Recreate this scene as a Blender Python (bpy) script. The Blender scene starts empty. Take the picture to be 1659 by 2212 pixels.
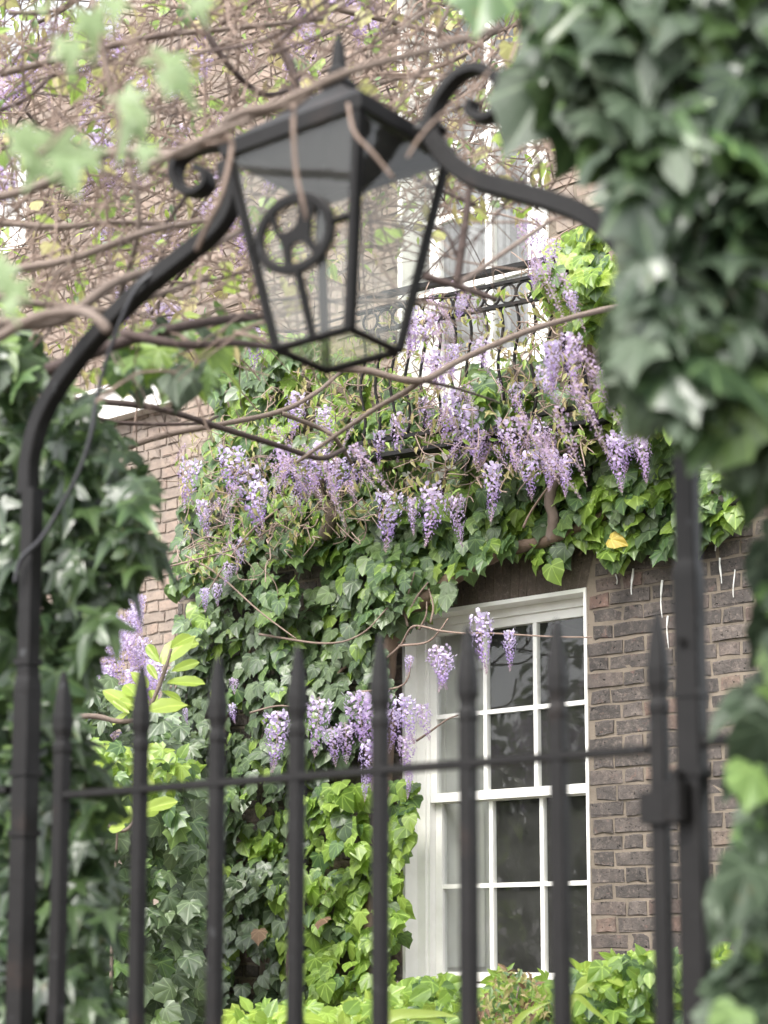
import bpy, math, random
import numpy as np
from mathutils import Vector as V, Matrix as M
from mathutils import noise as mnoise
R = math.radians
rng = random.Random(11)
U = rng.uniform
sc = bpy.context.scene
COL = sc.collection

# ------------------------------------------------------------------ camera, light, exposure
FPX, CX, PPV, PITCH, CAMZ = 3800.0, 829.5, 1583.0, R(7.0), 1.5     # focal length in units of a 1659 x 2212 frame
cd = bpy.data.cameras.new('camera'); cam = bpy.data.objects.new('camera', cd); COL.objects.link(cam)
cam.location = (0, 0, CAMZ); cam.rotation_euler = (R(90) + PITCH, 0, 0)
cd.sensor_fit = 'VERTICAL'; cd.sensor_height = 36; cd.sensor_width = 27
cd.lens = 36 * FPX / 2212; cd.shift_y = (PPV - 1106) / 2212
cd.clip_start = .05; cd.clip_end = 500
cd.dof.use_dof = True; cd.dof.focus_distance = 7.6; cd.dof.aperture_fstop = 3.4; cd.dof.aperture_blades = 9
sc.camera = cam

w = bpy.data.worlds.new('World'); sc.world = w; w.use_nodes = True
nt = w.node_tree; nt.nodes.clear()
SUN_EL, SUN_AZ = R(52), R(215)       # azimuth clockwise from +Y: the sun stands high behind the camera's left shoulder
sky = nt.nodes.new('ShaderNodeTexSky'); sky.sky_type = 'NISHITA'; sky.sun_disc = False
sky.sun_elevation = SUN_EL; sky.sun_rotation = SUN_AZ; sky.air_density = 1.0; sky.dust_density = 3.0
hs = nt.nodes.new('ShaderNodeHueSaturation'); hs.inputs['Saturation'].default_value = .15
bg = nt.nodes.new('ShaderNodeBackground'); bg.inputs['Strength'].default_value = .15
wo = nt.nodes.new('ShaderNodeOutputWorld')
nt.links.new(sky.outputs[0], hs.inputs['Color']); nt.links.new(hs.outputs[0], bg.inputs[0]); nt.links.new(bg.outputs[0], wo.inputs[0])
sd = bpy.data.lights.new('sun', 'SUN'); sun = bpy.data.objects.new('sun', sd); COL.objects.link(sun)
sd.energy = 1.15; sd.angle = R(18); sd.color = (1, .95, .88)
sun_dir = V((math.sin(SUN_AZ) * math.cos(SUN_EL), math.cos(SUN_AZ) * math.cos(SUN_EL), math.sin(SUN_EL)))
sun.rotation_euler = sun_dir.to_track_quat('Z', 'Y').to_euler(); sun.location = (-4, -4, 9)
vs = sc.view_settings; vs.view_transform = 'Standard'; vs.look = 'None'; vs.gamma = 1; vs.use_curve_mapping = False
vs.exposure = 2.05
sc.cycles.max_bounces = 8; sc.cycles.transparent_max_bounces = 12
sc.cycles.use_denoising = True

# ------------------------------------------------------------------ picture geometry -> the place
FW = V((0, math.cos(PITCH), math.sin(PITCH))); UP = V((0, -math.sin(PITCH), math.cos(PITCH))); CAM = V((0, 0, CAMZ))
def ray(u, v): return V((1, 0, 0)) * ((u - CX) / FPX) + UP * ((PPV - v) / FPX) + FW
def at(u, v, Y): d = ray(u, v); return CAM + d * (Y / d.y)
def proj(p):
    q = p - CAM; k = FPX / q.dot(FW)
    return CX + q.x * k, PPV - q.dot(UP) * k
class Plane:                      # an upright plane: s runs along it, z up, d out of it towards the street
    def __init__(self, P, ang):
        self.O = V((P.x, P.y, 0)); self.a = V((math.cos(ang), -math.sin(ang), 0)); self.n = V((-math.sin(ang), -math.cos(ang), 0))
        self.rot = M((self.a, -self.n, V((0, 0, 1)))).transposed()
    def P(self, s, z, d=0): return self.O + self.a * s + self.n * d + V((0, 0, z))
    def px(self, u, v, d=0):
        r = ray(u, v); t = (self.O + self.n * d - CAM).dot(self.n) / r.dot(self.n); return CAM + r * t
    def sz(self, u, v, d=0): p = self.px(u, v, d); return (p - self.O).dot(self.a), p.z
WALL = Plane(at(1334, 2050, 8.03), R(39))
PALE = Plane(WALL.P(0, 0, -1.1), R(39))
GATE = Plane(at(830, 2050, 2.7), R(33))

# ------------------------------------------------------------------ helpers for meshes and objects
def nrm(v): return v.normalized()
class MB:
    def __init__(self): self.v = []; self.f = []
    def add(self, vs, fs): k = len(self.v); self.v += [V(p) for p in vs]; self.f += [tuple(i + k for i in f) for f in fs]
    def box(self, pl, s0, s1, z0, z1, d0, d1):
        self.add([pl.P(s, z, d) for d in (d0, d1) for z in (z0, z1) for s in (s0, s1)],
                 [(0, 2, 3, 1), (4, 5, 7, 6), (0, 1, 5, 4), (2, 6, 7, 3), (0, 4, 6, 2), (1, 3, 7, 5)])
        return self
    def loft(self, rings, cap=True):
        n = len(rings[0]); k = len(self.v)
        for r in rings: self.v += [V(p) for p in r]
        for i in range(len(rings) - 1):
            for j in range(n):
                a = k + i * n + j; b = k + i * n + (j + 1) % n
                self.f.append((a, b, b + n, a + n))
        if cap: self.f.append(tuple(k + j for j in range(n))[::-1]); self.f.append(tuple(k + (len(rings) - 1) * n + j for j in range(n)))
        return self
    def tube(self, path, rad, n=6, wob=0):
        path = [V(p) for p in path]; m = len(path); rings = []
        ref = V((0, 0, 1)) if abs(nrm(path[-1] - path[0]).z) < .9 else V((0, 1, 0))
        for i, p in enumerate(path):
            t = nrm(path[min(i + 1, m - 1)] - path[max(i - 1, 0)])
            x = t.cross(ref); x = nrm(x) if x.length > 1e-4 else V((1, 0, 0)); y = x.cross(t)
            r = rad(i / (m - 1)) if callable(rad) else rad
            r *= 1 + (U(-wob, wob) if wob else 0)
            rings.append([p + (x * math.cos(2 * math.pi * j / n) + y * math.sin(2 * math.pi * j / n)) * r for j in range(n)])
        return self.loft(rings)
    def bar(self, path, w_, d_, side):             # flat or square bar bent along a path; side = across its depth
        m = len(path); rings = []
        for i, p in enumerate(path):
            t = nrm(path[min(i + 1, m - 1)] - path[max(i - 1, 0)]); x = nrm(t.cross(side))
            ww = w_(i / (m - 1)) if callable(w_) else w_
            c = .22
            rings.append([p + x * (a * ww / 2) + side * (b * d_ / 2) for a, b in
                          ((-1, -1 + c), (-1, 1 - c), (-1 + c, 1), (1 - c, 1), (1, 1 - c), (1, -1 + c), (1 - c, -1), (-1 + c, -1))])
        return self.loft(rings)
    def build(self, name, mat, parent=None, kind=None, smooth=False, loc=None):
        o0 = parent_loc(parent) if parent else V(loc or (0, 0, 0))
        me = bpy.data.meshes.new(name); me.from_pydata([tuple(p - o0) for p in self.v], [], self.f); me.update()
        if smooth: me.polygons.foreach_set('use_smooth', [True] * len(me.polygons))
        return place(name, me, mat, parent, kind, None if parent else o0)
def parent_loc(p):
    l = V((0, 0, 0))
    while p is not None: l = l + p.location; p = p.parent
    return l
def place(name, me, mat, parent=None, kind=None, loc=None):
    o = bpy.data.objects.new(name, me); COL.objects.link(o)
    if mat is not None and not me.materials: me.materials.append(mat)
    if parent: o.parent = parent
    if loc is not None: o.location = loc
    if kind: o['kind'] = kind
    return o
def tag(o, label, cat, group=None):
    o['label'] = label; o['category'] = cat
    if group: o['group'] = group
    return o
def thing(name, label, cat, loc, group=None):
    o = bpy.data.objects.new(name, None); COL.objects.link(o); o.location = loc; o.empty_display_size = .2
    return tag(o, label, cat, group)
def spline(pts, n=8):                               # Catmull-Rom through points
    pts = [V(p) for p in pts]; q = [pts[0] * 2 - pts[1]] + pts + [pts[-1] * 2 - pts[-2]]; out = []
    for i in range(1, len(q) - 2):
        a, b, c, d = q[i - 1:i + 3]
        for k in range(n):
            t = k / n
            out.append(.5 * ((2 * b) + (c - a) * t + (2 * a - 5 * b + 4 * c - d) * t * t + (3 * b - a - 3 * c + d) * t ** 3))
    return out + [pts[-1]]
def inside(p, poly):
    x, y = p; c = False; j = len(poly) - 1
    for i in range(len(poly)):
        xi, yi = poly[i]; xj, yj = poly[j]
        if (yi > y) != (yj > y) and x < (xj - xi) * (y - yi) / (yj - yi) + xi: c = not c
        j = i
    return c
def sample(poly, n):
    xs = [p[0] for p in poly]; ys = [p[1] for p in poly]; out = []
    while len(out) < n:
        p = (U(min(xs), max(xs)), U(min(ys), max(ys)))
        if inside(p, poly): out.append(p)
    return out
def n2(u, v, s, k=0): return mnoise.noise(V((u / s, v / s, k)))

# ------------------------------------------------------------------ materials
class Mat:
    def __init__(self, name):
        self.m = bpy.data.materials.new(name); self.m.use_nodes = True; self.t = self.m.node_tree
        self.t.nodes.clear(); self.out = self.n('OutputMaterial')
    def n(self, typ, **kw):
        x = self.t.nodes.new('ShaderNode' + typ)
        for k, v in kw.items():
            if k in x.inputs: self.set(x.inputs[k], v)
            else: setattr(x, k, v)
        return x
    def set(self, s, v):
        if isinstance(v, bpy.types.NodeSocket): self.t.links.new(v, s)
        else: s.default_value = (*v, 1) if isinstance(v, tuple) and len(v) == 3 and s.type == 'RGBA' else v
    def math(self, op, a, b=0.0, c=None):
        x = self.t.nodes.new('ShaderNodeMath'); x.operation = op
        self.set(x.inputs[0], a); self.set(x.inputs[1], b)
        if c is not None: self.set(x.inputs[2], c)
        return x.outputs[0]
    def mix(self, f, a, b):
        x = self.t.nodes.new('ShaderNodeMix'); x.data_type = 'RGBA'
        self.set(x.inputs[0], f); self.set(x.inputs[6], a); self.set(x.inputs[7], b); return x.outputs[2]
    def noise(self, scale, detail=4, vec=None, rough=.6):
        x = self.n('TexNoise', Scale=scale, Detail=detail, Roughness=rough)
        if vec is not None: self.set(x.inputs['Vector'], vec)
        return x.outputs[0]
    def ramp(self, f, stops):
        x = self.t.nodes.new('ShaderNodeValToRGB'); self.set(x.inputs[0], f); e = x.color_ramp.elements
        while len(e) < len(stops): e.new(.5)
        for i, (p, c) in enumerate(stops): e[i].position = p; e[i].color = (*c, 1) if len(c) == 3 else c
        return x.outputs[0]
    def obj(self): return self.n('TexCoord').outputs['Object']
    def world(self): return self.n('NewGeometry').outputs['Position']
    def rnd(self):
        a = self.n('Attribute', attribute_name='rnd'); o = self.n('ObjectInfo')
        return self.math('FRACT', self.math('ADD', a.outputs['Fac'], o.outputs['Random']))
    def bump(self, h, strength=.3, dist=.01):
        return self.n('Bump', Height=h, Strength=strength, Distance=dist).outputs[0]
    def done(self, sh): self.t.links.new(sh, self.out.inputs[0]); return self.m
    def principled(self, **kw): return self.n('BsdfPrincipled', **{k.replace('_', ' '): v for k, v in kw.items()}).outputs[0]

def leaf_mat(name, c0, c1, c2, rough=.42, trans=.3, tcol=None, veincol=None, spec=.5):
    k = Mat(name); r = k.rnd()
    col = k.ramp(r, [(0, c0), (.5, c1), (1, c2)])
    patch = k.noise(9, 3, k.world())
    col = k.mix(k.math('MULTIPLY', patch, .55), col, tuple(x * .55 for x in c0))
    vein = k.math('POWER', k.n('Attribute', attribute_name='vein').outputs['Fac'], 9.0)
    col = k.mix(k.math('MULTIPLY', vein, .6), col, veincol or tuple(min(1, x * 2.2 + .03) for x in c2))
    col = k.mix(k.math('MULTIPLY', k.ramp(k.noise(38, 5, k.world(), .7), [(.62, (0, 0, 0)), (.7, (1, 1, 1))]), .45), col, (.16, .11, .05))
    b = k.bump(k.noise(60, 2, k.world()), .25, .004)
    p = k.principled(Base_Color=col, Roughness=rough, Normal=b)
    p.node.inputs['Specular IOR Level'].default_value = spec
    t = k.n('BsdfTranslucent', Color=k.mix(.5, col, tcol or tuple(min(1, x * 2.4) for x in c2)))
    return k.done(k.n('MixShader', Fac=trans) and mixsh(k, trans, p, t.outputs[0]))
def mixsh(k, f, a, b):
    x = k.n('MixShader'); k.set(x.inputs[0], f); k.t.links.new(a, x.inputs[1]); k.t.links.new(b, x.inputs[2]); return x.outputs[0]

def m_plain(name, col, rough=.6, var=.25, scale=8, bump=.2, metallic=0.0, dist=.004):
    k = Mat(name); nz = k.noise(scale, 5, k.world())
    c = k.mix(nz, tuple(x * (1 - var) for x in col), tuple(min(1, x * (1 + var)) for x in col))
    return k.done(k.principled(Base_Color=c, Roughness=rough, Metallic=metallic, Normal=k.bump(k.noise(scale * 6, 3, k.world()), bump, dist)))

def m_iron():
    k = Mat('black_painted_iron'); g = k.world()
    c = k.mix(k.noise(14, 5, g), (.006, .0057, .0058), (.014, .013, .013))
    rust = k.ramp(k.noise(5, 6, g), [(.6, (0, 0, 0)), (.72, (1, 1, 1))])
    c = k.mix(k.math('MULTIPLY', rust, .4), c, (.045, .028, .021))
    flake = k.ramp(k.noise(26, 6, g), [(.66, (0, 0, 0)), (.7, (1, 1, 1))])
    c = k.mix(k.math('MULTIPLY', flake, .3), c, (.1, .105, .11))
    p = k.principled(Base_Color=c, Roughness=.5, Normal=k.bump(k.noise(40, 4, g), .35, .003)); p.node.inputs['Specular IOR Level'].default_value = .16
    return k.done(p)
def m_white(name='white_gloss_paint', col=(.8, .79, .75)):
    k = Mat(name); g = k.world()
    c = k.mix(k.math('MULTIPLY', k.ramp(k.noise(7, 6, g), [(.45, (0, 0, 0)), (.8, (1, 1, 1))]), .35), col, (.5, .47, .42))
    return k.done(k.principled(Base_Color=c, Roughness=.4, Normal=k.bump(k.noise(30, 3, g), .12, .004)))
def m_brick(name, stops, soot=(.03, .026, .025), sootamt=.6, bump=.8):
    k = Mat(name); g = k.world()
    c = k.ramp(k.rnd(), stops)
    c = k.mix(k.math('MULTIPLY', k.ramp(k.noise(16, 6, g, .7), [(.38, (0, 0, 0)), (.66, (1, 1, 1))]), sootamt), c, soot)
    c = k.mix(k.math('MULTIPLY', k.ramp(k.noise(48, 4, g, .75), [(.52, (0, 0, 0)), (.72, (1, 1, 1))]), .5), c, (.27, .215, .18))
    c = k.mix(k.math('MULTIPLY', k.ramp(k.noise(23, 5, g, .7), [(.6, (0, 0, 0)), (.7, (1, 1, 1))]), .5), c, (.21, .115, .09))
    c = k.mix(k.math('MULTIPLY', k.ramp(k.noise(3.1, 7, g, .75), [(.42, (0, 0, 0)), (.7, (1, 1, 1))]), .6), c, tuple(x * .8 for x in soot))
    c = k.mix(k.math('MULTIPLY', k.ramp(k.noise(9, 7, g, .8), [(.55, (0, 0, 0)), (.68, (1, 1, 1))]), .4), c, (.2, .165, .14))
    pit = k.ramp(k.noise(70, 2, g), [(.27, (0, 0, 0)), (.37, (1, 1, 1))])
    c = k.mix(pit, tuple(x * .4 for x in soot), c)
    h = k.math('ADD', k.math('MULTIPLY', pit, .8), k.noise(35, 6, g, .7))
    return k.done(k.principled(Base_Color=c, Roughness=.85, Normal=k.bump(h, bump, .008)))
def m_mortar(name, c0, c1):
    k = Mat(name); g = k.world()
    c = k.mix(k.noise(5, 6, g, .7), c0, c1)
    c = k.mix(k.math('MULTIPLY', k.ramp(k.noise(2.6, 7, g, .75), [(.4, (0, 0, 0)), (.68, (1, 1, 1))]), .75), c, tuple(x * .5 for x in c0))
    return k.done(k.principled(Base_Color=c, Roughness=.95, Normal=k.bump(k.noise(90, 4, g), .6, .004)))
def m_bark(name, c0, c1):
    k = Mat(name); g = k.world()
    c = k.mix(k.noise(10, 5, g), c0, c1)
    c = k.mix(k.math('MULTIPLY', k.rnd(), .5), c, tuple(x * .55 for x in c0))
    return k.done(k.principled(Base_Color=c, Roughness=.85, Normal=k.bump(k.noise(70, 5, g), .7, .006)))
def m_glass(name, dust=.04, tint=(.93, .95, .94), dustcol=(.45, .45, .42)):
    k = Mat(name)
    lw = k.n('LayerWeight', Blend=.5).outputs['Facing']
    fr = k.math('ADD', .04, k.math('MULTIPLY', k.math('POWER', lw, 5.0), .9))
    a = k.n('BsdfTransparent', Color=tint).outputs[0]; b = k.n('BsdfGlossy', Roughness=.02, Color=(.95, .95, .95)).outputs[0]
    d = k.n('BsdfDiffuse', Color=dustcol).outputs[0]
    return k.done(mixsh(k, k.math('MULTIPLY', k.noise(6, 4, k.world()), dust * 2), mixsh(k, fr, a, b), d))
def m_flower():
    k = Mat('wisteria_petals'); c = k.n('Attribute', attribute_name='petal').outputs['Color']
    c = k.mix(k.math('MULTIPLY', k.n('ObjectInfo').outputs['Random'], .5), c, (.56, .42, .56))
    c = k.mix(k.math('MULTIPLY', k.noise(3, 2, k.world()), .25), c, (.46, .3, .54))
    p = k.principled(Base_Color=c, Roughness=.6)
    return k.done(mixsh(k, .35, p, k.n('BsdfTranslucent', Color=c).outputs[0]))
def m_soil():
    k = Mat('garden_soil'); g = k.world()
    return k.done(k.principled(Base_Color=k.mix(k.noise(4, 6, g), (.035, .028, .02), (.09, .07, .05)), Roughness=.95, Normal=k.bump(k.noise(30, 5, g), .8, .02)))

IRON = m_iron(); WHITE = m_white(); WHITE2 = m_white('aged_white_paint', (.8, .79, .74)); CREAM = m_white('white_stucco', (.8, .78, .74))
BRICK = m_brick('sooty_stock_brick', [(0, (.056, .048, .043)), (.35, (.086, .072, .064)), (.7, (.125, .103, .09)), (.88, (.135, .092, .076)), (.94, (.165, .1, .078)), (.97, (.21, .17, .13)), (1, (.2, .1, .08))])
MORTAR = m_mortar('sandy_mortar', (.13, .108, .085), (.245, .2, .155))
PBRICK = m_brick('pale_pink_brick', [(0, (.2, .16, .13)), (.4, (.25, .2, .16)), (.75, (.28, .21, .165)), (1, (.24, .175, .135))], (.16, .13, .115), .6, .5)
PMORTAR = m_mortar('pale_mortar', (.22, .185, .155), (.33, .28, .24))
RUBBED = m_brick('rubbed_arch_brick', [(0, (.085, .066, .052)), (1, (.115, .088, .07))], (.06, .046, .038), .6, .3)
GLASS = m_glass('window_glass', .06); LGLASS = m_glass('dusty_lantern_glass', .05, (.86, .87, .84))
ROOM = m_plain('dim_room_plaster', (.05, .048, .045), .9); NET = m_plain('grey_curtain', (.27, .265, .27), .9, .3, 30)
BARK = m_bark('wisteria_bark', (.115, .086, .07), (.235, .18, .148)); DBARK = m_bark('dark_wisteria_bark', (.04, .027, .025), (.1, .068, .058))
TWIG = m_bark('young_twig_bark', (.17, .12, .095), (.3, .22, .175)); STRAW = m_bark('pale_straw_twig', (.28, .2, .165), (.42, .32, .26)); IVYBARK = m_bark('ivy_stem_bark', (.1, .065, .045), (.2, .14, .1))
PETAL = m_flower(); SOIL = m_soil(); DRIP = m_plain('white_drip', (.75, .74, .7), .6)
CABLE = m_plain('black_rubber', (.02, .02, .024), .45)
IVY_D = leaf_mat('dark_ivy_leaf', (.048, .08, .038), (.08, .12, .056), (.115, .16, .072), .38, .24)
IVY_M = leaf_mat('mid_ivy_leaf', (.05, .1, .04), (.085, .15, .055), (.15, .23, .06), .4, .3)
IVY_B = leaf_mat('bright_ivy_leaf', (.11, .19, .035), (.18, .29, .045), (.28, .39, .075), .4, .4)
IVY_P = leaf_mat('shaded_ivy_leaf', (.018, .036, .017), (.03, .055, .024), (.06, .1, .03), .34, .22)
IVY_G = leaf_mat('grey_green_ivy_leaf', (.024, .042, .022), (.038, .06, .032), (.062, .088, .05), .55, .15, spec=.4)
LIME = leaf_mat('lime_leaf', (.22, .32, .045), (.28, .38, .06), (.34, .43, .1), .38, .45)
SOFT = leaf_mat('soft_green_leaf', (.15, .225, .09), (.2, .275, .12), (.24, .31, .16), .5, .4)
BRONZE = leaf_mat('bronze_young_leaf', (.33, .24, .12), (.36, .31, .14), (.32, .35, .12), .5, .4)
DRY = leaf_mat('dry_brown_leaf', (.1, .055, .03), (.16, .09, .05), (.2, .13, .07), .7, .15)
YELLOW = leaf_mat('yellow_leaf', (.55, .35, .05), (.6, .42, .06), (.65, .5, .1), .45, .4)

# ------------------------------------------------------------------ leaf shapes
def leaf_mesh(name, half, tips, curl=(.35, .18), fold=.12, wav=0.0):
    out = half + [(-x, y) for x, y in half[::-1] if x > 1e-6]
    n = len(out); vs = [(0, 0, 0)]; vein = [1.0]
    for ring, f in ((1, .5), (2, 1.0)):
        for i, (x, y) in enumerate(out):
            q = (x * f, y * f); tip = (abs(x), y) in tips
            z = -curl[0] * q[0] ** 2 - curl[1] * q[1] ** 2 + fold * abs(q[0]) * .6 + (0 if tip else .035 * f) + wav * math.sin(i * 2.1 + curl[0] * 9) * f
            vs.append((q[0], q[1], z)); vein.append(1.0 if tip else 0.0)
    fs = []
    for i in range(n - 1):
        fs.append((0, 1 + i, 2 + i)); fs.append((1 + i, 1 + n + i, 2 + n + i, 2 + i))
    me = bpy.data.meshes.new(name); me.from_pydata(vs, [], fs); me.update()
    me.polygons.foreach_set('use_smooth', [True] * len(me.polygons))
    a = me.attributes.new('vein', 'FLOAT', 'POINT'); a.data.foreach_set('value', vein)
    return dict(v=np.array(vs, float), f=fs, vein=np.array(vein), name=name, cache={})
T5 = {(.52, .06), (.5, .5), (0, 1.0)}
IVYS = [leaf_mesh('ivy_leaf_a', [(.06, -.1), (.3, -.16), (.52, .06), (.37, .24), (.5, .5), (.25, .62), (.13, .8), (0, 1.0)], T5, (.35, .2), .1, .02),
        leaf_mesh('ivy_leaf_b', [(.05, -.12), (.32, -.14), (.5, .12), (.43, .3), (.44, .5), (.26, .68), (.1, .86), (0, 1.0)], {(.5, .12), (.44, .5), (0, 1.0)}, (.5, .25), .18, .025),
        leaf_mesh('ivy_leaf_c', [(.06, -.14), (.3, -.2), (.47, .0), (.5, .22), (.42, .46), (.26, .7), (.1, .9), (0, 1.0)], {(.47, .0), (.42, .46), (0, 1.0)}, (.25, .4), .25, .03)]
IVYS.append(leaf_mesh('ivy_leaf_d', [(.04, -.06), (.22, -.2), (.36, -.24), (.5, -.1), (.34, .1), (.44, .3), (.58, .48), (.4, .52), (.24, .5), (.2, .72), (.12, .9), (0, 1.08)], {(.5, -.1), (.58, .48), (0, 1.08)}, (.45, .3), .15, .045))
WALLIVY = [IVYS[1], IVYS[2], IVYS[0],
           leaf_mesh('heart_leaf_a', [(.07, -.1), (.28, -.17), (.46, -.06), (.53, .14), (.48, .36), (.36, .56), (.18, .78), (0, .94)], {(.53, .14), (.36, .56), (0, .94)}, (.22, .2), .1, .03),
           leaf_mesh('heart_leaf_b', [(.06, -.13), (.26, -.21), (.45, -.12), (.54, .08), (.5, .28), (.44, .44), (.22, .7), (0, .88)], {(.54, .08), (.44, .44), (0, .88)}, (.4, .35), .22, .035)]
WALLIVY += WALLIVY[3:]
LOBED = [leaf_mesh('lobed_leaf_a', [(.05, -.08), (.3, -.26), (.5, -.2), (.27, .1), (.62, .38), (.56, .52), (.22, .46), (.13, .75), (0, 1.15)], {(.5, -.2), (.62, .38), (0, 1.15)}, (.3, .25), .16, .02),
         leaf_mesh('lobed_leaf_b', [(.05, -.06), (.26, -.18), (.48, -.08), (.3, .16), (.55, .5), (.44, .58), (.22, .5), (.12, .8), (0, 1.2)], {(.48, -.08), (.55, .5), (0, 1.2)}, (.5, .4), .22, .03)]
OVAL = [leaf_mesh('oval_leaf_a', [(.06, .02), (.2, .15), (.3, .4), (.26, .65), (.12, .88), (0, 1.0)], {(0, 1.0)}, (.5, .25), .3, .02),
        leaf_mesh('oval_leaf_b', [(.08, .0), (.28, .12), (.38, .38), (.3, .64), (.13, .86), (0, 1.0)], {(0, 1.0)}, (.3, .35), .2, .03)]
LONG = [leaf_mesh('long_leaf', [(.03, .05), (.13, .2), (.2, .5), (.19, .75), (.1, .93), (0, 1.0)], {(0, 1.0)}, (.6, .15), .5, .01)]
LEAFLET = [leaf_mesh('leaflet', [(.1, .15), (.2, .45), (.1, .8), (0, 1.0)], {(0, 1.0)}, (.5, .5), .4)]
def basis(N, T):
    N = nrm(N); T = T - N * T.dot(N)
    T = nrm(T) if T.length > 1e-4 else nrm(N.orthogonal()); X = T.cross(N)
    return M((X, T, N)).transposed()
def xf(p, N, T, s):
    m = (basis(N, T) * s).to_4x4(); m.translation = p; return m
def with_mat(shape, mat):
    if mat.name not in shape['cache']:
        me = bpy.data.meshes[shape['name']].copy(); me.materials.clear(); me.materials.append(mat); shape['cache'][mat.name] = me
    return shape['cache'][mat.name]
def leaf_parts(plant, items, name='leaf'):          # items: (matrix in world space, shape, material)
    o0 = parent_loc(plant)
    for m, sh, mat in items:
        o = bpy.data.objects.new(name, with_mat(sh, mat)); COL.objects.link(o); o.parent = plant
        m2 = m.copy(); m2.translation = m.translation - o0; o.matrix_basis = m2
def leaf_mass(plant, items, name='foliage'):        # the rest of the leaves of a plant: one joined part
    o0 = parent_loc(plant); mats = []; by = {}
    for m, sh, mat in items: by.setdefault((sh['name'], mat.name), [sh, mat, []])[2].append(m)
    vs, fs, vein, rn, mi = [], [], [], [], []; k = 0
    for sh, mat, ms in by.values():
        if mat not in mats: mats.append(mat)
        for m in ms:
            A = np.array(m.to_3x3()); v = sh['v'] @ A.T + np.array(m.translation - o0)
            vs.append(v); fs += [tuple(i + k for i in f) for f in sh['f']]; vein.append(sh['vein'])
            rn.append(np.full(len(v), rng.random())); mi += [mats.index(mat)] * len(sh['f']); k += len(v)
    if not vs: return
    me = bpy.data.meshes.new(name); me.from_pydata(np.concatenate(vs).tolist(), [], fs); me.update()
    for mt in mats: me.materials.append(mt)
    me.polygons.foreach_set('material_index', mi); me.polygons.foreach_set('use_smooth', [True] * len(fs))
    for nm, arr in (('vein', vein), ('rnd', rn)):
        a = me.attributes.new(nm, 'FLOAT', 'POINT'); a.data.foreach_set('value', np.concatenate(arr))
    return place(name, me, None, plant, 'stuff')
def split_leaves(plant, items, most, near):         # the most conspicuous leaves become parts, the rest is one mass
    items.sort(key=near, reverse=True)
    leaf_parts(plant, [i[:3] for i in items[:most]]); leaf_mass(plant, [i[:3] for i in items[most:]])
def rv(s=1.0): return V((U(-s, s), U(-s, s), U(-s, s)))

# ------------------------------------------------------------------ the ground
def slab(name, x0, x1, y0, y1, z0, z1, mat):
    b = MB(); b.add([(x, y, z) for z in (z0, z1) for y in (y0, y1) for x in (x0, x1)], [(0, 2, 3, 1), (4, 5, 7, 6), (0, 1, 5, 4), (2, 6, 7, 3), (0, 4, 6, 2), (1, 3, 7, 5)])
    return b.build(name, mat, kind='structure')
slab('ground', -120, 120, -120, 120, -.4, -.02, SOIL)
PAVE = m_plain('york_stone', (.2, .19, .175), .85, .3, 2)
slab('pavement', -30, 30, -3.2, 1.6, -.3, 0, PAVE)
slab('road', -60, 60, -12, -3.25, -.3, -.012 - .1 + .1, m_plain('asphalt', (.05, .05, .052), .9, .3, 3))

# ------------------------------------------------------------------ the dark brick house
house = thing('brick_house', 'dark sooty brick house with white sash window and ivy over its wall', 'house', WALL.P(0, 0, 0))
sL = WALL.sz(868, 1900)[0]; sR, zTop = WALL.sz(1266, 1269); zSill = WALL.sz(1100, 2125)[1]
print('main window s', sL, sR, 'z', zSill, zTop, 'width', sR - sL, 'height', zTop - zSill)
uL = WALL.sz(862, 600)[0]; uR = WALL.sz(1186, 600)[0]; uZ0 = WALL.sz(1060, 1010)[1]; uZ1 = uZ0 + 2.75
print('upper window', uL, uR, uZ0)
s_left = WALL.sz(385, 1200)[0]; s_right = WALL.sz(1659, 1600)[0] + 1.6
OPEN = [(sL, sR, zSill, zTop), (uL, uR, uZ0, uZ1)]
Z_HI = 7.4
def wall_grid(pl, s0, s1, z0, z1, opens, d0, d1, mb):
    ss = sorted({s0, s1, *[x for o in opens for x in o[:2]]}); zs = sorted({z0, z1, *[x for o in opens for x in o[2:]]})
    for i in range(len(ss) - 1):
        for j in range(len(zs) - 1):
            c = ((ss[i] + ss[i + 1]) / 2, (zs[j] + zs[j + 1]) / 2)
            if not any(o[0] < c[0] < o[1] and o[2] < c[1] < o[3] for o in opens): mb.box(pl, ss[i], ss[i + 1], zs[j], zs[j + 1], d0, d1)
mb = MB(); wall_grid(WALL, s_left + .02, s_right, -.3, Z_HI, OPEN, -.34, -.0045, mb); mb.build('wall', MORTAR, house)
mb = MB(); mb.box(WALL, s_left + .02, s_left + .36, -.3, Z_HI, -6, -.345); mb.build('side_wall', MORTAR, house)
# bricks: a few worn shapes of stretcher and header shared by all
def brick_mesh(name, L, H, D, seed):
    r = random.Random(seed); j = lambda a: r.uniform(-a, a)
    c = .0032; pts = []
    for d, ins in ((-D, 0), (-c, 0), (0, c)):
        ring = [(ins, ins), (L / 2 + j(.02), ins + j(.002)), (L - ins, ins), (L - ins, H - ins), (L / 2 + j(.02), H - ins + j(.002)), (ins, H - ins)]
        pts.append([V((x + j(.006), d + j(.0028), z + j(.005))) for x, z in ring])
    vs = [p for r_ in pts for p in r_]; fs = []
    for k in (0, 6):
        for i in range(6): fs.append((k + i, k + (i + 1) % 6, k + 6 + (i + 1) % 6, k + 6 + i))
    fs += [(12, 13, 16, 17), (13, 14, 15, 16)]
    return dict(v=np.array([(p.x, -p.y, p.z) for p in vs]), f=[f[::-1] for f in fs], name=name, H=H)
SHAPES = {}
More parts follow.
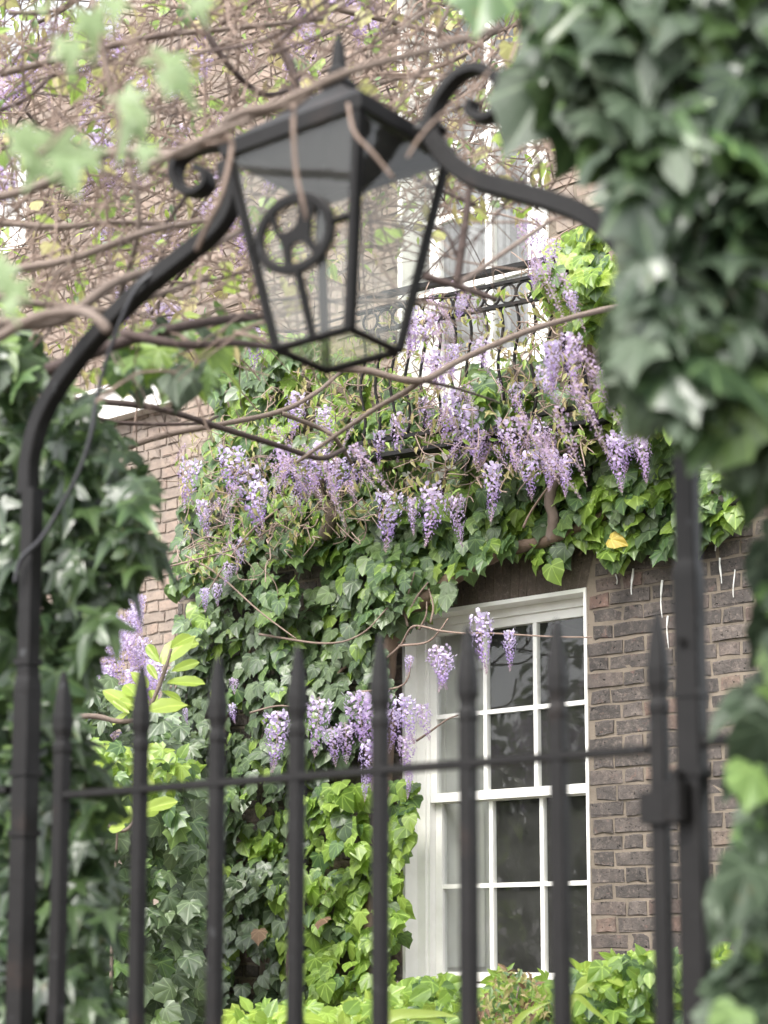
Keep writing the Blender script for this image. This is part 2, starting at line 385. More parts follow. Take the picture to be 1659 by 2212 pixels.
for kind, L in (('stretcher', .212), ('header', .101)):
    SHAPES[kind] = [brick_mesh(kind, L, .0612, .05, 10 * i + (kind == 'header')) for i in range(6)]
def mesh_of(sh, mat):
    key = 'm_' + mat.name
    if key not in sh:
        me = bpy.data.meshes.new('brick'); me.from_pydata(sh['v'].tolist(), [], sh['f']); me.update(); me.materials.append(mat); sh[key] = me
    return sh[key]
def brickwork(pl, parent, s0, s1, z0, z1, opens, seen, mat, most=300, course=.0752, blocked=()):
    o0 = parent_loc(parent); single = []; rest = []
    A = np.array(pl.rot)
    r = 0; z = z0
    while z < z1:
        s = s0 - (0 if r % 2 == 0 else .1685) + U(-.012, .012); k = 0
        while s < s1:
            kind = 'stretcher' if k % 2 == 0 else 'header'; L = .212 if kind == 'stretcher' else .101
            a, b = s, s + L; sx = 1.0; ok = True
            for (p, q, m0, m1) in list(opens) + [(-99, s0, -9, 99), (s1, 99, -9, 99)] + list(blocked):
                if z + .055 > m0 and z + .01 < m1 and b > p and a < q:
                    if a < p and p - a > .04: b = p - .003
                    elif b > q and b - q > .04: a = q + .003
                    else: ok = False
            if ok and b - a > .035:
                sh = rng.choice(SHAPES[kind]); P = pl.P(a, z + U(-.002, .002), U(-.003, .004))
                u, v = proj(pl.P((a + b) / 2, z + .03)); vis = any(inside((u, v), g) for g in seen)
                (single if vis else rest).append((P, (b - a) / L, sh))
            s += L + U(.010, .0145); k += 1
        z += course; r += 1
    if len(single) > most: rest += single[most:]; single = single[:most]
    R3 = pl.rot
    for P, sx, sh in single:
        o = bpy.data.objects.new('brick', mesh_of(sh, mat)); COL.objects.link(o); o.parent = parent
        m = (R3 @ M.Diagonal((sx, 1, 1))).to_4x4(); m.translation = P - o0; o.matrix_basis = m
    vs, fs, rn = [], [], []; k = 0
    for P, sx, sh in rest:
        v = (sh['v'] * (sx, 1, 1)) @ A.T + np.array(P - o0); vs.append(v); fs += [tuple(i + k for i in f) for f in sh['f']]
        rn.append(np.full(len(v), rng.random())); k += len(v)
    if not vs: return
    me = bpy.data.meshes.new('brickwork'); me.from_pydata(np.concatenate(vs).tolist(), [], fs); me.update()
    a = me.attributes.new('rnd', 'FLOAT', 'POINT'); a.data.foreach_set('value', np.concatenate(rn))
    place('brickwork', me, mat, parent, 'stuff'); print('bricks', len(single), 'joined', len(rest))
ARCH_H = .235
arch_block = (sL - .10, sR + .05, zTop, zTop + ARCH_H)
brickwork(WALL, house, s_left, s_right - .02, .6, 4.05, OPEN, [[(1255, 1130), (1680, 1030), (1680, 2230), (1255, 2160)]], BRICK, 300,
          blocked=[arch_block])
brickwork(WALL, house, s_left, s_right - .02, .6 + 46 * .0752, Z_HI - .1, OPEN, [], PBRICK, 0)
# gauged flat arch over the window: splayed thin bricks
na = 23; c0 = (sL + sR) / 2
for i in range(na):
    b0 = sL + (sR - sL) * i / na + .0016; b1 = sL + (sR - sL) * (i + 1) / na - .0016
    sp = lambda b: c0 + (b - c0) * 1.115
    t0, t1 = sp(b0), sp(b1); e = U(-.001, .002)
    mb = MB(); q = [(b0, zTop), (b1, zTop), (t1, zTop + ARCH_H - .006), (t0, zTop + ARCH_H - .006)]
    mb.add([WALL.P(s, z, d) for d in (-.05, e) for s, z in q], [(4, 5, 6, 7), (0, 1, 5, 4), (1, 2, 6, 5), (2, 3, 7, 6), (3, 0, 4, 7)])
    mb.build('arch_brick', RUBBED, house)
mb = MB(); mb.add([WALL.P(s, z, d) for d in (-.006, -.0022) for s, z in ((sL, zTop + .001), (sR, zTop + .001), (c0 + (sR - c0) * 1.115, zTop + ARCH_H - .007), (c0 + (sL - c0) * 1.115, zTop + ARCH_H - .007))], [(4, 5, 6, 7), (0, 1, 5, 4), (1, 2, 6, 5), (2, 3, 7, 6), (3, 0, 4, 7)])
mb.build('arch_joints', MORTAR, house)
# sash window
D_FR = -.1
win = bpy.data.objects.new('window', None); COL.objects.link(win); win.parent = house; win.location = WALL.P(sL, zSill, D_FR) - house.location
fw = .052
mb = MB()                                            # white reveal lining and box frame
mb.box(WALL, sL, sL + .018, zSill, zTop, -.2, -.006); mb.box(WALL, sR - .014, sR, zSill, zTop, -.2, .004)
mb.box(WALL, sL + .0182, sR - .0142, zTop - .02, zTop, -.2, .002)
mb.box(WALL, sL + .0182, sL + .0182 + fw, zSill, zTop - .0205, D_FR - .09, D_FR - .002)
mb.box(WALL, sL + .0702, sL + .088, zSill, zTop - .0205, D_FR - .085, D_FR - .018)
mb.box(WALL, sR - .034, sR - .0145, zSill, zTop - .0205, D_FR - .09, D_FR - .002)
mb.box(WALL, sL + .0885, sR - .0345, zTop - .06, zTop - .0205, D_FR - .09, D_FR - .002)
mb.build('frame', WHITE, win)
mb = MB(); mb.box(WALL, sL - .05, sR + .05, zSill - .08, zSill - .001, -.2, .05); mb.build('sill', WHITE, win)
gx0, gx1 = sL + .0885, sR - .0345; gz0, gz1 = zSill + .005, zTop - .0605; zm = (WALL.sz(1100, 1713)[1])
def sash(name, z0, z1, dd, mid_z):
    st, rl, bar = .042, .045, .022; mb = MB()
    mb.box(WALL, gx0 + .001, gx0 + st, z0, z1, dd - .04, dd); mb.box(WALL, gx1 - st, gx1 - .001, z0, z1, dd - .04, dd)
    mb.box(WALL, gx0 + st, gx1 - st, z0, z0 + rl, dd - .04, dd - .001); mb.box(WALL, gx0 + st, gx1 - st, z1 - rl, z1, dd - .04, dd - .001)
    xs = [gx0 + st + (gx1 - gx0 - 2 * st) * t for t in (1 / 3, 2 / 3)]
    for x in xs: mb.box(WALL, x - bar / 2, x + bar / 2, z0 + rl, z1 - rl, dd - .034, dd - .003)
    e = [gx0 + st, xs[0], xs[1], gx1 - st]
    for i in range(3):
        mb.box(WALL, e[i] + (bar / 2 if i else 0), e[i + 1] - (bar / 2 if i < 2 else 0), mid_z - bar / 2, mid_z + bar / 2, dd - .034, dd - .005)
    mb.build('sash', WHITE, win)
    for i in range(3):
        for (p, q) in ((z0 + rl, mid_z - bar / 2), (mid_z + bar / 2, z1 - rl)):
            g = MB(); tl = U(-.002, .002)
            s0_, s1_ = e[i] + (bar / 2 if i else 0), e[i + 1] - (bar / 2 if i < 2 else 0)
            g.add([WALL.P(s0_, p, dd - .02), WALL.P(s1_, p, dd - .02 + tl), WALL.P(s1_, q, dd - .02 + tl), WALL.P(s0_, q, dd - .02)], [(0, 1, 2, 3)])
            g.build('pane', GLASS, win)
sash('sash', zm - .01, gz1, D_FR - .02, WALL.sz(1100, 1524)[1])
sash('sash', gz0, zm + .03, D_FR - .062, WALL.sz(1100, 1908)[1])
# splayed white shutter boxes and dim room behind the glass
SHP = Plane(WALL.P(sL + .085, 0, -.2), R(39)); SHP.a, SHP.n = -WALL.n * math.cos(R(14)) + WALL.a * math.sin(R(14)), WALL.a * math.cos(R(14)) + WALL.n * math.sin(R(14))
mb = MB(); mb.box(SHP, 0, .33, zSill, zTop, -.03, 0)
for za, zb_ in ((zSill + .07, zm_ := zSill + (zTop - zSill) * .47), (zm_ + .08, zTop - .08)):
    mb.box(SHP, .04, .29, za, zb_, .0005, .01)
mb.build('shutter', WHITE2, win)
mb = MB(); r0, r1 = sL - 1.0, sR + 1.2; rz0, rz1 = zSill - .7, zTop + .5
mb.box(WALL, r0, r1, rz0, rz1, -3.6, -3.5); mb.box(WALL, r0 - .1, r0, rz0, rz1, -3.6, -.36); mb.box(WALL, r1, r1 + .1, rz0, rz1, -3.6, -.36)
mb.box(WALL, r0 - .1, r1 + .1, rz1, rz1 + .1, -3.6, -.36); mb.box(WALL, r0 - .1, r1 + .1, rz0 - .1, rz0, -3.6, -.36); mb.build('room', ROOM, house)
# upper french window
up = bpy.data.objects.new('window', None); COL.objects.link(up); up.parent = house; up.location = WALL.P(uL, uZ0, -.1) - house.location
mb = MB(); D2 = -.12
mb.box(WALL, uL, uL + .03, uZ0, uZ1, -.22, .012); mb.box(WALL, uR - .035, uR, uZ0, uZ1, -.22, .012); mb.box(WALL, uL + .031, uR - .036, uZ1 - .05, uZ1, -.22, .01)
mb.build('frame', WHITE, up)
xs = [WALL.sz(u, 600, D2)[0] for u in (884, 938, 1056, 1150)]
zr = [uZ0 + .02] + [WALL.sz(1056, v, D2)[1] for v in (770, 600, 440, 285, 145, 0)] + [uZ1 - .06]
mb = MB()
for x, wd in zip(xs, (.05, .062, .042, .05)): mb.box(WALL, x - wd / 2, x + wd / 2, uZ0 + .01, uZ1 - .052, D2 - .045, D2)
for i in range(3):
    a = xs[i] + .032; b = xs[i + 1] - .032
    for z in zr: mb.box(WALL, a, b, z - .018, z + .018, D2 - .04, D2 - .006)
pn = MB(); pn.box(WALL, xs[0] + .032, xs[1] - .032, uZ0 + .08, zr[2] + .03, D2 - .03, D2 - .015); pn.box(WALL, xs[1] + .034, xs[3] - .034, uZ0 + .08, zr[1] - .02, D2 - .03, D2 - .015)
pn.build('door_panel', m_white('grey_white_paint', (.5, .49, .46)), up)
mb.box(WALL, xs[3] + .026, uR - .036, uZ0 + .01, uZ1 - .052, D2 - .045, D2 - .01); mb.box(WALL, uL + .031, xs[0] - .026, uZ0 + .01, uZ1 - .052, D2 - .045, D2 - .01)
mb.build('sash', WHITE, up)
for i in range(3):
    for j in range(1, len(zr) - 1):
        g = MB(); a = xs[i] + .02; b = xs[i + 1] - .02
        g.add([WALL.P(a, zr[j], D2 - .025), WALL.P(b, zr[j], D2 - .025), WALL.P(b, zr[j + 1], D2 - .025), WALL.P(a, zr[j + 1], D2 - .025)], [(0, 1, 2, 3)]); g.build('pane', GLASS, up)
mb = MB(); n = 60; rows = []
for i in range(n + 1):
    s = uL + (uR - uL) * i / n; rows.append([WALL.P(s, z, -.34 + .02 * math.sin(i * 1.3) + .008 * math.sin(i * 3.1)) for z in (uZ0, uZ1)])
for i in range(n): mb.add([rows[i][0], rows[i + 1][0], rows[i + 1][1], rows[i][1]], [(0, 1, 2, 3)])
mb.build('curtain', NET, up, smooth=True)
# white drips down the brick
for u, v0, v1, wd in ((1365, 1228, 1284, 5), (1429, 1253, 1335, 4), (1428, 1185, 1210, 3), (1546, 1150, 1190, 4), (1556, 1205, 1260, 4), (1331, 1240, 1262, 2), (1442, 1330, 1400, 3), (1585, 1230, 1290, 2)):
    pts = []; m = 9
    for i in range(m + 1):
        t = i / m; ww = wd * .5 * (.35 + .65 * abs(math.sin(1.3 + t * 5 + u))) * (1 - .7 * t * t)
        for sgn in (-1, 1): pts.append(WALL.px(u + sgn * ww + 2 * math.sin(t * 4 + u), v0 + (v1 - v0) * t, .0065))
    g = MB(); g.add(pts, [(2 * i, 2 * i + 2, 2 * i + 3, 2 * i + 1) for i in range(m)])
    g.add([p - WALL.n * .006 for p in pts], []); k = len(pts)
    g.f += [(2 * i, 2 * i + 2, 2 * i + 2 + k, 2 * i + k) for i in range(m)] + [(2 * i + 1, 2 * i + 3, 2 * i + 3 + k, 2 * i + 1 + k) for i in range(m)]
    g.build('paint_drip', DRIP, house)

# ------------------------------------------------------------------ balcony railing of the upper window
BAL = Plane(WALL.P(*WALL.sz(1301, 893, .32), .32) * 1.0, R(30))
bal = thing('balcony_railing', 'black iron balcony railing with wavy bars before upper white window', 'railing', BAL.P(-1.0, 3.9, 0))
bs0 = BAL.sz(770, 930)[0]; bz0 = BAL.sz(1301, 905)[1]; bz1 = BAL.sz(1060, 588)[1]
mb = MB(); mb.box(BAL, bs0, .03, bz1 - .012, bz1 + .012, -.02, .02); mb.build('rail', IRON, bal)
mb = MB(); mb.box(BAL, bs0, .03, bz1 - .075, bz1 - .06, -.012, .012); mb.build('rail', IRON, bal)
mb = MB(); mb.box(BAL, bs0, .03, bz1 - .185, bz1 - .17, -.012, .012); mb.build('rail', IRON, bal)
mb = MB(); mb.box(BAL, bs0, .03, bz0 + .06, bz0 + .08, -.012, .012); mb.build('rail', IRON, bal)
mb = MB(); mb.box(BAL, bs0 - .05, .08, bz0 - .02, bz0, -.05, .03); mb.build('balcony_edge', IRON, bal)
mb = MB(); mb.box(BAL, .0, .035, bz0 + .001, bz1 - .013, -.0215, .0215); mb.build('corner_post', IRON, bal)
s = -.09; i = 0
while s > bs0:
    pts = [BAL.P(s + .014 * math.sin(t * 2 * math.pi * 1.5), bz0 + .08 + (bz1 - .185 - bz0 - .08) * t) for t in [k / 16 for k in range(17)]]
    mb = MB(); mb.tube(pts, .0075, 6); mb.build('baluster', IRON, bal, smooth=True)
    ring = [BAL.P(s + .041 + .04 * math.cos(a), bz1 - .1225 + .045 * math.sin(a)) for a in [2 * math.pi * k / 16 for k in range(17)]]
    mb = MB(); mb.bar(ring, .009, .012, BAL.n); mb.build('ring', IRON, bal)
    s -= .083; i += 1

# ------------------------------------------------------------------ paler house set back on the left
pale = thing('pale_brick_house', 'paler pinkish brick house set back behind the branches, white trim', 'house', PALE.P(-3, 0, 0))
p0 = PALE.sz(-60, 1000)[0] - 1.2; p1 = PALE.sz(470, 1000)[0]
wL, wZ0 = PALE.sz(-60, 575); wR, wZ1 = PALE.sz(60, 350)
mb = MB(); wall_grid(PALE, p0, p1, -.3, 8.2, [(wL, wR, wZ0, wZ1)], -.3, -.01, mb); mb.build('wall', PMORTAR, pale)
zc0 = PALE.sz(300, 900)[1]; zc1 = PALE.sz(300, 842)[1]
brickwork(PALE, pale, p0 + .02, p1, .8, 8, [(wL, wR, wZ0, wZ1)], [[(255, 900), (440, 860), (440, 1350), (190, 1380)], [(60, 360), (330, 360), (330, 640), (60, 720)]], PBRICK, 300)
mb = MB(); mb.box(PALE, p0, PALE.sz(395, 860, .1)[0], zc0, zc1, .006, .1); mb.box(PALE, p0, PALE.sz(400, 860, .1)[0], zc1 + .001, zc1 + .03, .006, .14); mb.build('stucco_band', CREAM, pale)
pw = bpy.data.objects.new('window', None); COL.objects.link(pw); pw.parent = pale; pw.location = PALE.P(wL, wZ0, 0) - pale.location
mb = MB()
for a, b in ((wL, wL + .08), (wR - .12, wR)): mb.box(PALE, a, b, wZ0, wZ1, -.12, .01)
mb.box(PALE, wL + .081, wR - .121, wZ0, wZ0 + .09, -.12, .009); mb.box(PALE, wL + .081, wR - .121, wZ1 - .09, wZ1, -.12, .009)
mb.box(PALE, wL + .081, wR - .121, (wZ0 + wZ1) / 2 - .02, (wZ0 + wZ1) / 2 + .02, -.11, -.06); mb.build('frame', WHITE, pw)
g = MB(); g.box(PALE, wL + .081, wR - .121, wZ0 + .09, wZ1 - .09, -.1, -.09); g.build('pane', m_plain('pale_blind', (.6, .6, .6), .3), pw)

# ------------------------------------------------------------------ ironwork: arch with posts, gate, side railings
def gl(u, v, d=0): return GATE.px(u, v, d)
arch = thing('gate_arch', 'black iron gate posts carrying a curved overthrow for the lantern', 'gate arch', gl(770, 2100) * 1.0)
arch.location.z = 0
def post(u, vtop, vstep, wl, wu, ulow):
    s = GATE.sz(u, vstep)[0]; zs = GATE.sz(u, vstep)[1]; zt = GATE.sz(u, vtop)[1]
    mb = MB(); rings = []
    for z, hw in ((0, wl / 2), (zs - .012, wl / 2), (zs, wl / 2 - .001), (zs + .012, wu / 2), (zt, wu / 2)):
        c = .12
        rings.append([GATE.P(s + a * hw, z, b * hw) for a, b in ((-1, -1 + c), (-1, 1 - c), (-1 + c, 1), (1 - c, 1), (1, 1 - c), (1, -1 + c), (1 - c, -1), (-1 + c, -1))])
    mb.loft([r[::-1] for r in rings]); p = mb.build('post', IRON, arch)
    return s, zt, p
pl_s, pl_z, _ = post(60, 1060, 1475, .037, .03, 45)
pr_s, pr_z, _ = post(1487, 850, 1228, .036, .029, 1495)
def collar(s, z, hw, h):
    mb = MB(); mb.box(GATE, s - hw, s + hw, z - h / 2, z + h / 2, -hw, hw); return mb.build('collar', IRON, arch)
for v in (1432, 1670, 1800): collar(pl_s, GATE.sz(50, v)[1], .0215 if v > 1500 else .0185, .012)
collar(pr_s, GATE.sz(1490, 1500)[1], .0205, .01); collar(pr_s, GATE.sz(1490, 1670)[1], .0205, .012)
mb = MB(); mb.tube([gl(1472, 1385, .012), gl(1472, 1385, .026)], .006, 8); mb.build('rivet', IRON, arch)
def gpath(pts, n=8): return spline([gl(*p) for p in pts], n)
LA = [(60, 1068), (63, 1000), (82, 920), (116, 850), (172, 770), (242, 690), (312, 622), (395, 556), (462, 500), (494, 452), (500, 400), (490, 352)]
mb = MB(); mb.bar(gpath(LA), .0305, .03, GATE.n); mb.build('arch_bar', IRON, arch)
RA = [(1480, 860), (1474, 800), (1452, 705), (1400, 600), (1322, 510), (1262, 464), (1190, 436), (1111, 413), (1032, 390), (978, 355), (946, 316), (926, 270)]
mb = MB(); mb.bar(gpath(RA), .0295, .028, GATE.n); mb.build('arch_bar', IRON, arch)
mb = MB(); mb.bar(gpath([(520, 318), (470, 316), (425, 322), (390, 345), (380, 380), (398, 412), (428, 416), (449, 398), (445, 374), (428, 364)]), lambda t: .017 - .005 * t, .032, GATE.n); mb.build('scroll', IRON, arch)
mb = MB(); mb.bar(gpath([(926, 285), (932, 255), (952, 211), (990, 166), (1034, 150), (1072, 168), (1084, 208), (1070, 246), (1042, 257), (1018, 244), (1024, 220)]), lambda t: .018 - .005 * t, .03, GATE.n); mb.build('scroll', IRON, arch)
mb = MB(); mb.tube([gl(905, 282), gl(935, 290), gl(955, 268)], .016, 8); mb.build('lantern_bracket', IRON, arch)

gate = thing('iron_gate', 'black iron gate with spear topped bars in front of the window', 'gate', GATE.P(0, .08))
BARS = [(137, 1450, .021), (308, 1437, .0195), (471, 1415, .0195), (643, 1394, .0195), (822, 1370, .0195), (1010, 1350, .0195), (1203, 1336, .0195), (1420, 1320, .0205)]
for bi, (u, v, wd) in enumerate(BARS):
    wd *= 1.13
    s, zt = GATE.sz(u, v); mb = MB(); rings = []; h = wd / 2; L = .118
    prof = [(.08, h), (zt - L - .03, h), (zt - L - .024, h * 1.12), (zt - L - .014, h * 1.12), (zt - L - .008, h * .9), (zt - L, h * .92), (zt - L * .88, h * 1.16), (zt - L * .7, h * 1.18),
            (zt - L * .45, h * .93), (zt - L * .2, h * .6), (zt - L * .06, h * .36), (zt, h * .14)]
    bow, ph = U(-.0022, .0022), U(0, 6)
    prof = [(.08 + (zt - L - .11) * k_ / 7, h * U(.985, 1.03)) for k_ in range(7)] + prof[1:]
    for z, hw in prof:
        c = .18; sh_ = bow * math.sin(z * 2.2 + ph)
        rings.append([GATE.P(s + sh_ + a * hw, z, b * hw) for a, b in ((-1, -1 + c), (-1, 1 - c), (-1 + c, 1), (1 - c, 1), (1, 1 - c), (1, -1 + c), (1 - c, -1), (-1 + c, -1))][::-1])
    mb.loft(rings); mb.build('spear_bar' if bi not in (0, 7) else 'stile', IRON, gate)
sA, zA = GATE.sz(137, 1718); sB, zB = GATE.sz(1420, 1618)
zr_ = (zA + zB) / 2; print('gate rail z', zA, zB, 'gate width', sB - sA)
def rail(s0, z0, s1, z1, h, d):
    mb = MB(); c = .2; rr = []
    for s, z in ((s0, z0), (s1, z1)): rr.append([GATE.P(s, z + b * h / 2, a * d / 2) for a, b in ((-1, -1 + c), (-1, 1 - c), (-1 + c, 1), (1 - c, 1), (1, 1 - c), (1, -1 + c), (1 - c, -1), (-1 + c, -1))])
    return mb.loft(rr)
rail(sA + .0106, zA, sB - .0104, zB, .0125, .026).build('rail', IRON, gate)
rail(sA + .0106, .2, sB - .0104, .2, .014, .026).build('rail', IRON, gate)
# hinge: strap round the last bar and the eye round the post
zh = GATE.sz(1450, 1742)[1]; mb = MB(); mb.box(GATE, sB - .02, sB + .019, zh - .024, zh + .02, -.018, .02)
mb.tube([GATE.P(pr_s - .012, zh - .024, .03), GATE.P(pr_s - .012, zh + .03, .03)], .018, 12)
mb.box(GATE, sB + .0195, pr_s - .02, zh - .014, zh + .014, .004, .03); mb.build('hinge', IRON, gate)
mb = MB(); mb.tube([GATE.P(pr_s - .012, zh + .031, .03), GATE.P(pr_s - .012, zh + .046, .03)], .009, 10); mb.build('hinge_pin', IRON, gate)
for nm, u0, u1, v, lab in (('side_railing', -420, 24, 1706, 'short black iron railing meeting the left gate post'), ('side_railing', 1515, 2100, 1602, 'short black iron railing meeting the hinge side post')):
    rt = thing(nm, lab, 'railing', GATE.P(GATE.sz(u0, v)[0], 0), 'iron railings beside the gate posts')
    s0, z0 = GATE.sz(u0, v); s1, z1 = GATE.sz(u1, v); zz = z1 if u0 < 0 else z0
    rail(s0, zz, s1, zz, .0135, .03).build('rail', IRON, rt); rail(s0, .2, s1, .2, .0135, .03).build('rail', IRON, rt)
    xs_ = [s0 + .02 + (s1 - s0 - .04) * t for t in ((.1, .55) if u0 < 0 else (.3, .6, .95))]
    for s in xs_:
        mb = MB(); rings = []
        for z, hw in ((0, .0098), (zz + .16, .0098), (zz + .2, .011), (zz + .3, .002)):
            rings.append([GATE.P(s + a * hw, z, b * hw) for a, b in ((-1, -1), (1, -1), (1, 1), (-1, 1))])
        mb.loft(rings); mb.build('spear_bar', IRON, rt)

# ------------------------------------------------------------------ lantern
Yc = 2.746
cb = at(729, 757, Yc); ct = at(731, 345, Yc); xc = (cb.x + ct.x) / 2
zb, zt = cb.z, ct.z; px = Yc / FPX
lan = thing('lantern', 'black four sided iron lantern with cat emblem hung in the gate arch', 'lantern', V((xc, Yc, zb)))
th = R(3)
def corner(k, lr, fb, z):            # 0 left, 1 front, 2 right, 3 back
    R_ = V((math.cos(th), math.sin(th), 0)) * lr; F_ = V((math.sin(R(12)), -math.cos(R(12)), 0)) * fb
    return V((xc, Yc, z)) + (-R_, F_, R_, -F_)[k]
LB, FB_, LT, FT = 137 * px, 137 * px * 1.05, 249 * px, 249 * px * 1.0
bot = [corner(k, LB, FB_, zb) for k in range(4)]; top = [corner(k, LT, FT, zt + .01) for k in range(4)]
def lbar(a, b, r, nm='corner_bar'):
    mb = MB(); mb.tube([a, b], r, 4); return mb.build(nm, IRON, lan)
for k in range(4):
    lbar(bot[k], top[k], .0085 if k != 1 else .0105); lbar(bot[k], bot[(k + 1) % 4], .0075, 'bottom_bar')
    g = MB(); ins = lambda p, q, t: p + (q - p) * t
    a, b, c, d = bot[k], bot[(k + 1) % 4], top[(k + 1) % 4], top[k]
    g.add([ins(a, b, .02), ins(b, a, .02), ins(c, d, .02), ins(d, c, .02)], [(0, 1, 2, 3)]); g.build('glass_pane', LGLASS, lan)
g = MB(); cen = sum(bot, V()) / 4; g.add([cen + (p - cen) * .96 for p in bot], [(0, 1, 2, 3)]); g.build('glass_pane', LGLASS, lan)
ze = zt - .002
e = lambda lr, z: [corner(k, lr, lr * 1.0, z) for k in range(4)]
LE = 262 * px
mb = MB(); mb.loft([e(LE, ze), e(LE * 1.015, ze + .001), e(LE * 1.03, ze + .024), e(LE * .99, ze + .029)], cap=False)
mb.loft([e(LE * .86, ze + .004), e(LE, ze)], cap=False); mb.build('eave', IRON, lan)
zn = at(722, 196, Yc).z
mb = MB(); mb.loft([e(LE * .99, ze + .029), e(LE * .55, ze + (zn - ze) * .6), e(.026, zn)], cap=False); mb.build('roof', IRON, lan)
zs1 = at(722, 158, Yc).z; zs2 = at(722, 70, Yc).z
mb = MB(); mb.loft([e(.026, zn), e(.03, zn + .004), e(.03, zn + .012), e(.022, zn + .018), e(.017, zs1 - .004), e(.02, zs1), e(.013, zs1 + .01), e(.009, zs1 + .045), e(.002, zs2)]); mb.build('finial', IRON, lan)
# emblem on the front-left pane
a, b, c, d = bot[0], bot[1], top[1], top[0]
fx = nrm(((b + c) - (a + d))); fn = nrm(fx.cross((c + d) - (a + b))); fn = fn if fn.y < 0 else -fn; fy = nrm(fn.cross(fx)); fy = fy if fy.z > 0 else -fy
def onface(u, v): r = ray(u, v); t = (a - CAM).dot(fn) / r.dot(fn); return CAM + r * t
ec = onface(641, 507) + fn * .006; er = (onface(641, 507) - onface(641, 583)).length
xk = 77 / abs(proj(ec + fx * er)[0] - proj(ec)[0]); print('emblem stretch', xk)
emb = MB(); emb.bar([ec + fx * er * math.cos(t) * xk + fy * er * math.sin(t) for t in [2 * math.pi * i / 40 for i in range(41)]], .0155, .009, fn); emb.build('emblem_ring', IRON, lan)
cat = [(-.5, .85), (-.5, .5), (-.45, .25), (-.36, .13), (-.2, .12), (0, .17), (.12, .28), (.16, .45), (.2, .62), (.2, .9), (.62, .8), (.6, .5), (.52, .25), (.47, 0), (.45, -.2), (.52, -.42), (.7, -.62), (.55, -.78), (.4, -.55), (.28, -.33), (.15, -.24), (-.05, -.26), (-.14, -.36), (-.16, -.65), (-.14, -.92), (-.36, -.92), (-.34, -.65), (-.36, -.25), (-.42, -.05), (-.55, .2), (-.6, .5), (-.6, .75)]
emb = MB(); n = len(cat); pts = [ec + fx * er * x * xk * .97 + fy * er * y for x, y in cat]
emb.add([p + fn * .003 for p in pts] + [p - fn * .003 for p in pts], [tuple(range(n)), tuple(range(2 * n - 1, n - 1, -1))] + [(i, (i + 1) % n, n + (i + 1) % n, n + i) for i in range(n)]); emb.build('cat_emblem', IRON, lan)
mb = MB(); mb.tube([ec - fy * er * 1.05, (a + b) / 2 * .98 + (b) * .02], .007, 4); mb.build('emblem_stem', IRON, lan)
def edge_pt(p, q, z): t = (z - p.z) / (q.z - p.z); return p + (q - p) * t
for sgn, (p, q), dz in ((-1, (a, d), -.012), (1, (b, c), .012)):
    mb = MB(); mb.tube([ec + fx * er * xk * sgn, edge_pt(p, q, ec.z + dz * .3)], .0065, 4); mb.build('emblem_arm', IRON, lan)
# lamp cable
cab = MB(); cab.tube(gpath([(330, 590, .012), (296, 622, .026), (262, 690, .026), (240, 750, .02), (220, 812, .015), (207, 870, .015), (196, 940, .015), (170, 1020, .015), (128, 1100, .017), (88, 1165, .024), (44, 1210, .03), (32, 1260, .03)]), .0042, 6)
tag(cab.build('lamp_cable', CABLE, loc=gl(330, 590), smooth=True), 'thin black cable sagging from the arch to the left post', 'cable')

# ------------------------------------------------------------------ ivy
DOWN = V((0, 0, -1)); ZUP = V((0, 0, 1))
def wall_ivy(poly, n, mats, size=(.075, .115), bulge=lambda u, v: .12, shapes=None, seed=0, hole=-.45, back=.35, pl=WALL):
    items = []
    for i, (u, v) in enumerate(sample(poly, n)):
        g = n2(u, v, 70, seed)
        if seed == 1 and v > 1880 and 400 < u < 640: g -= .25
        if g < hole and rng.random() < .85: continue
        b = bulge(u, v); dd = b * (.55 + .6 * n2(u, v, 110, seed + 5)) if rng.random() > back else b * U(.1, .5)
        dd = max(.02, dd + U(-.03, .05))
        p = pl.px(u, v, dd)
        N = nrm(pl.n * 1.0 + ZUP * U(.15, .8) + rv(.55)); T = DOWN + rv(.65) + pl.n * .3
        mat = mats(u, v) if callable(mats) else rng.choice(mats)
        items.append((xf(p, N, T, U(*size) * (1 if rng.random() > .2 else .72)), rng.choice(shapes or WALLIVY), mat, dd + .15 * g))
    return items
near3 = lambda it: it[3]
def stems(plant, paths, mat, r=.008, name='stem', pl=WALL):
    for pts in paths:
        mb = MB(); mb.tube(spline([pl.px(*p) for p in pts], 6), lambda t: r * (1 - .5 * t), 6, .12); mb.build(name, mat, plant, smooth=True)

POLY_A = [(405, 1040), (480, 900), (560, 930), (760, 1010), (960, 1020), (1080, 1080), (1110, 1180), (1030, 1215), (985, 1290), (900, 1330), (835, 1400), (850, 1480), (840, 1560), (690, 1680), (640, 1800), (640, 2000), (680, 2260), (180, 2260), (220, 1900), (330, 1700), (345, 1520), (390, 1360), (365, 1240)]
ivyA = thing('ivy', 'dark green ivy blanketing the wall to the left of the window', 'ivy', WALL.P(*WALL.sz(600, 2212)) * 1.0)
ivyA.location.z = 0
def matsA(u, v):
    b = n2(u, v, 90, 3) + .5 * n2(u, v, 40, 8)
    if rng.random() < .1: return IVY_B
    if v < 1330: return (IVY_M if rng.random() > .12 else IVY_B) if b > -.2 else IVY_D
    if v > 1650 and u > 560 and b > .3: return IVY_B
    return IVY_D if (b < .35 or rng.random() < .4) else IVY_M
itA = wall_ivy(POLY_A, 3100, matsA, (.072, .112), lambda u, v: .34 if v < 1750 else .3, seed=1)
split_leaves(ivyA, itA, 300, near3)
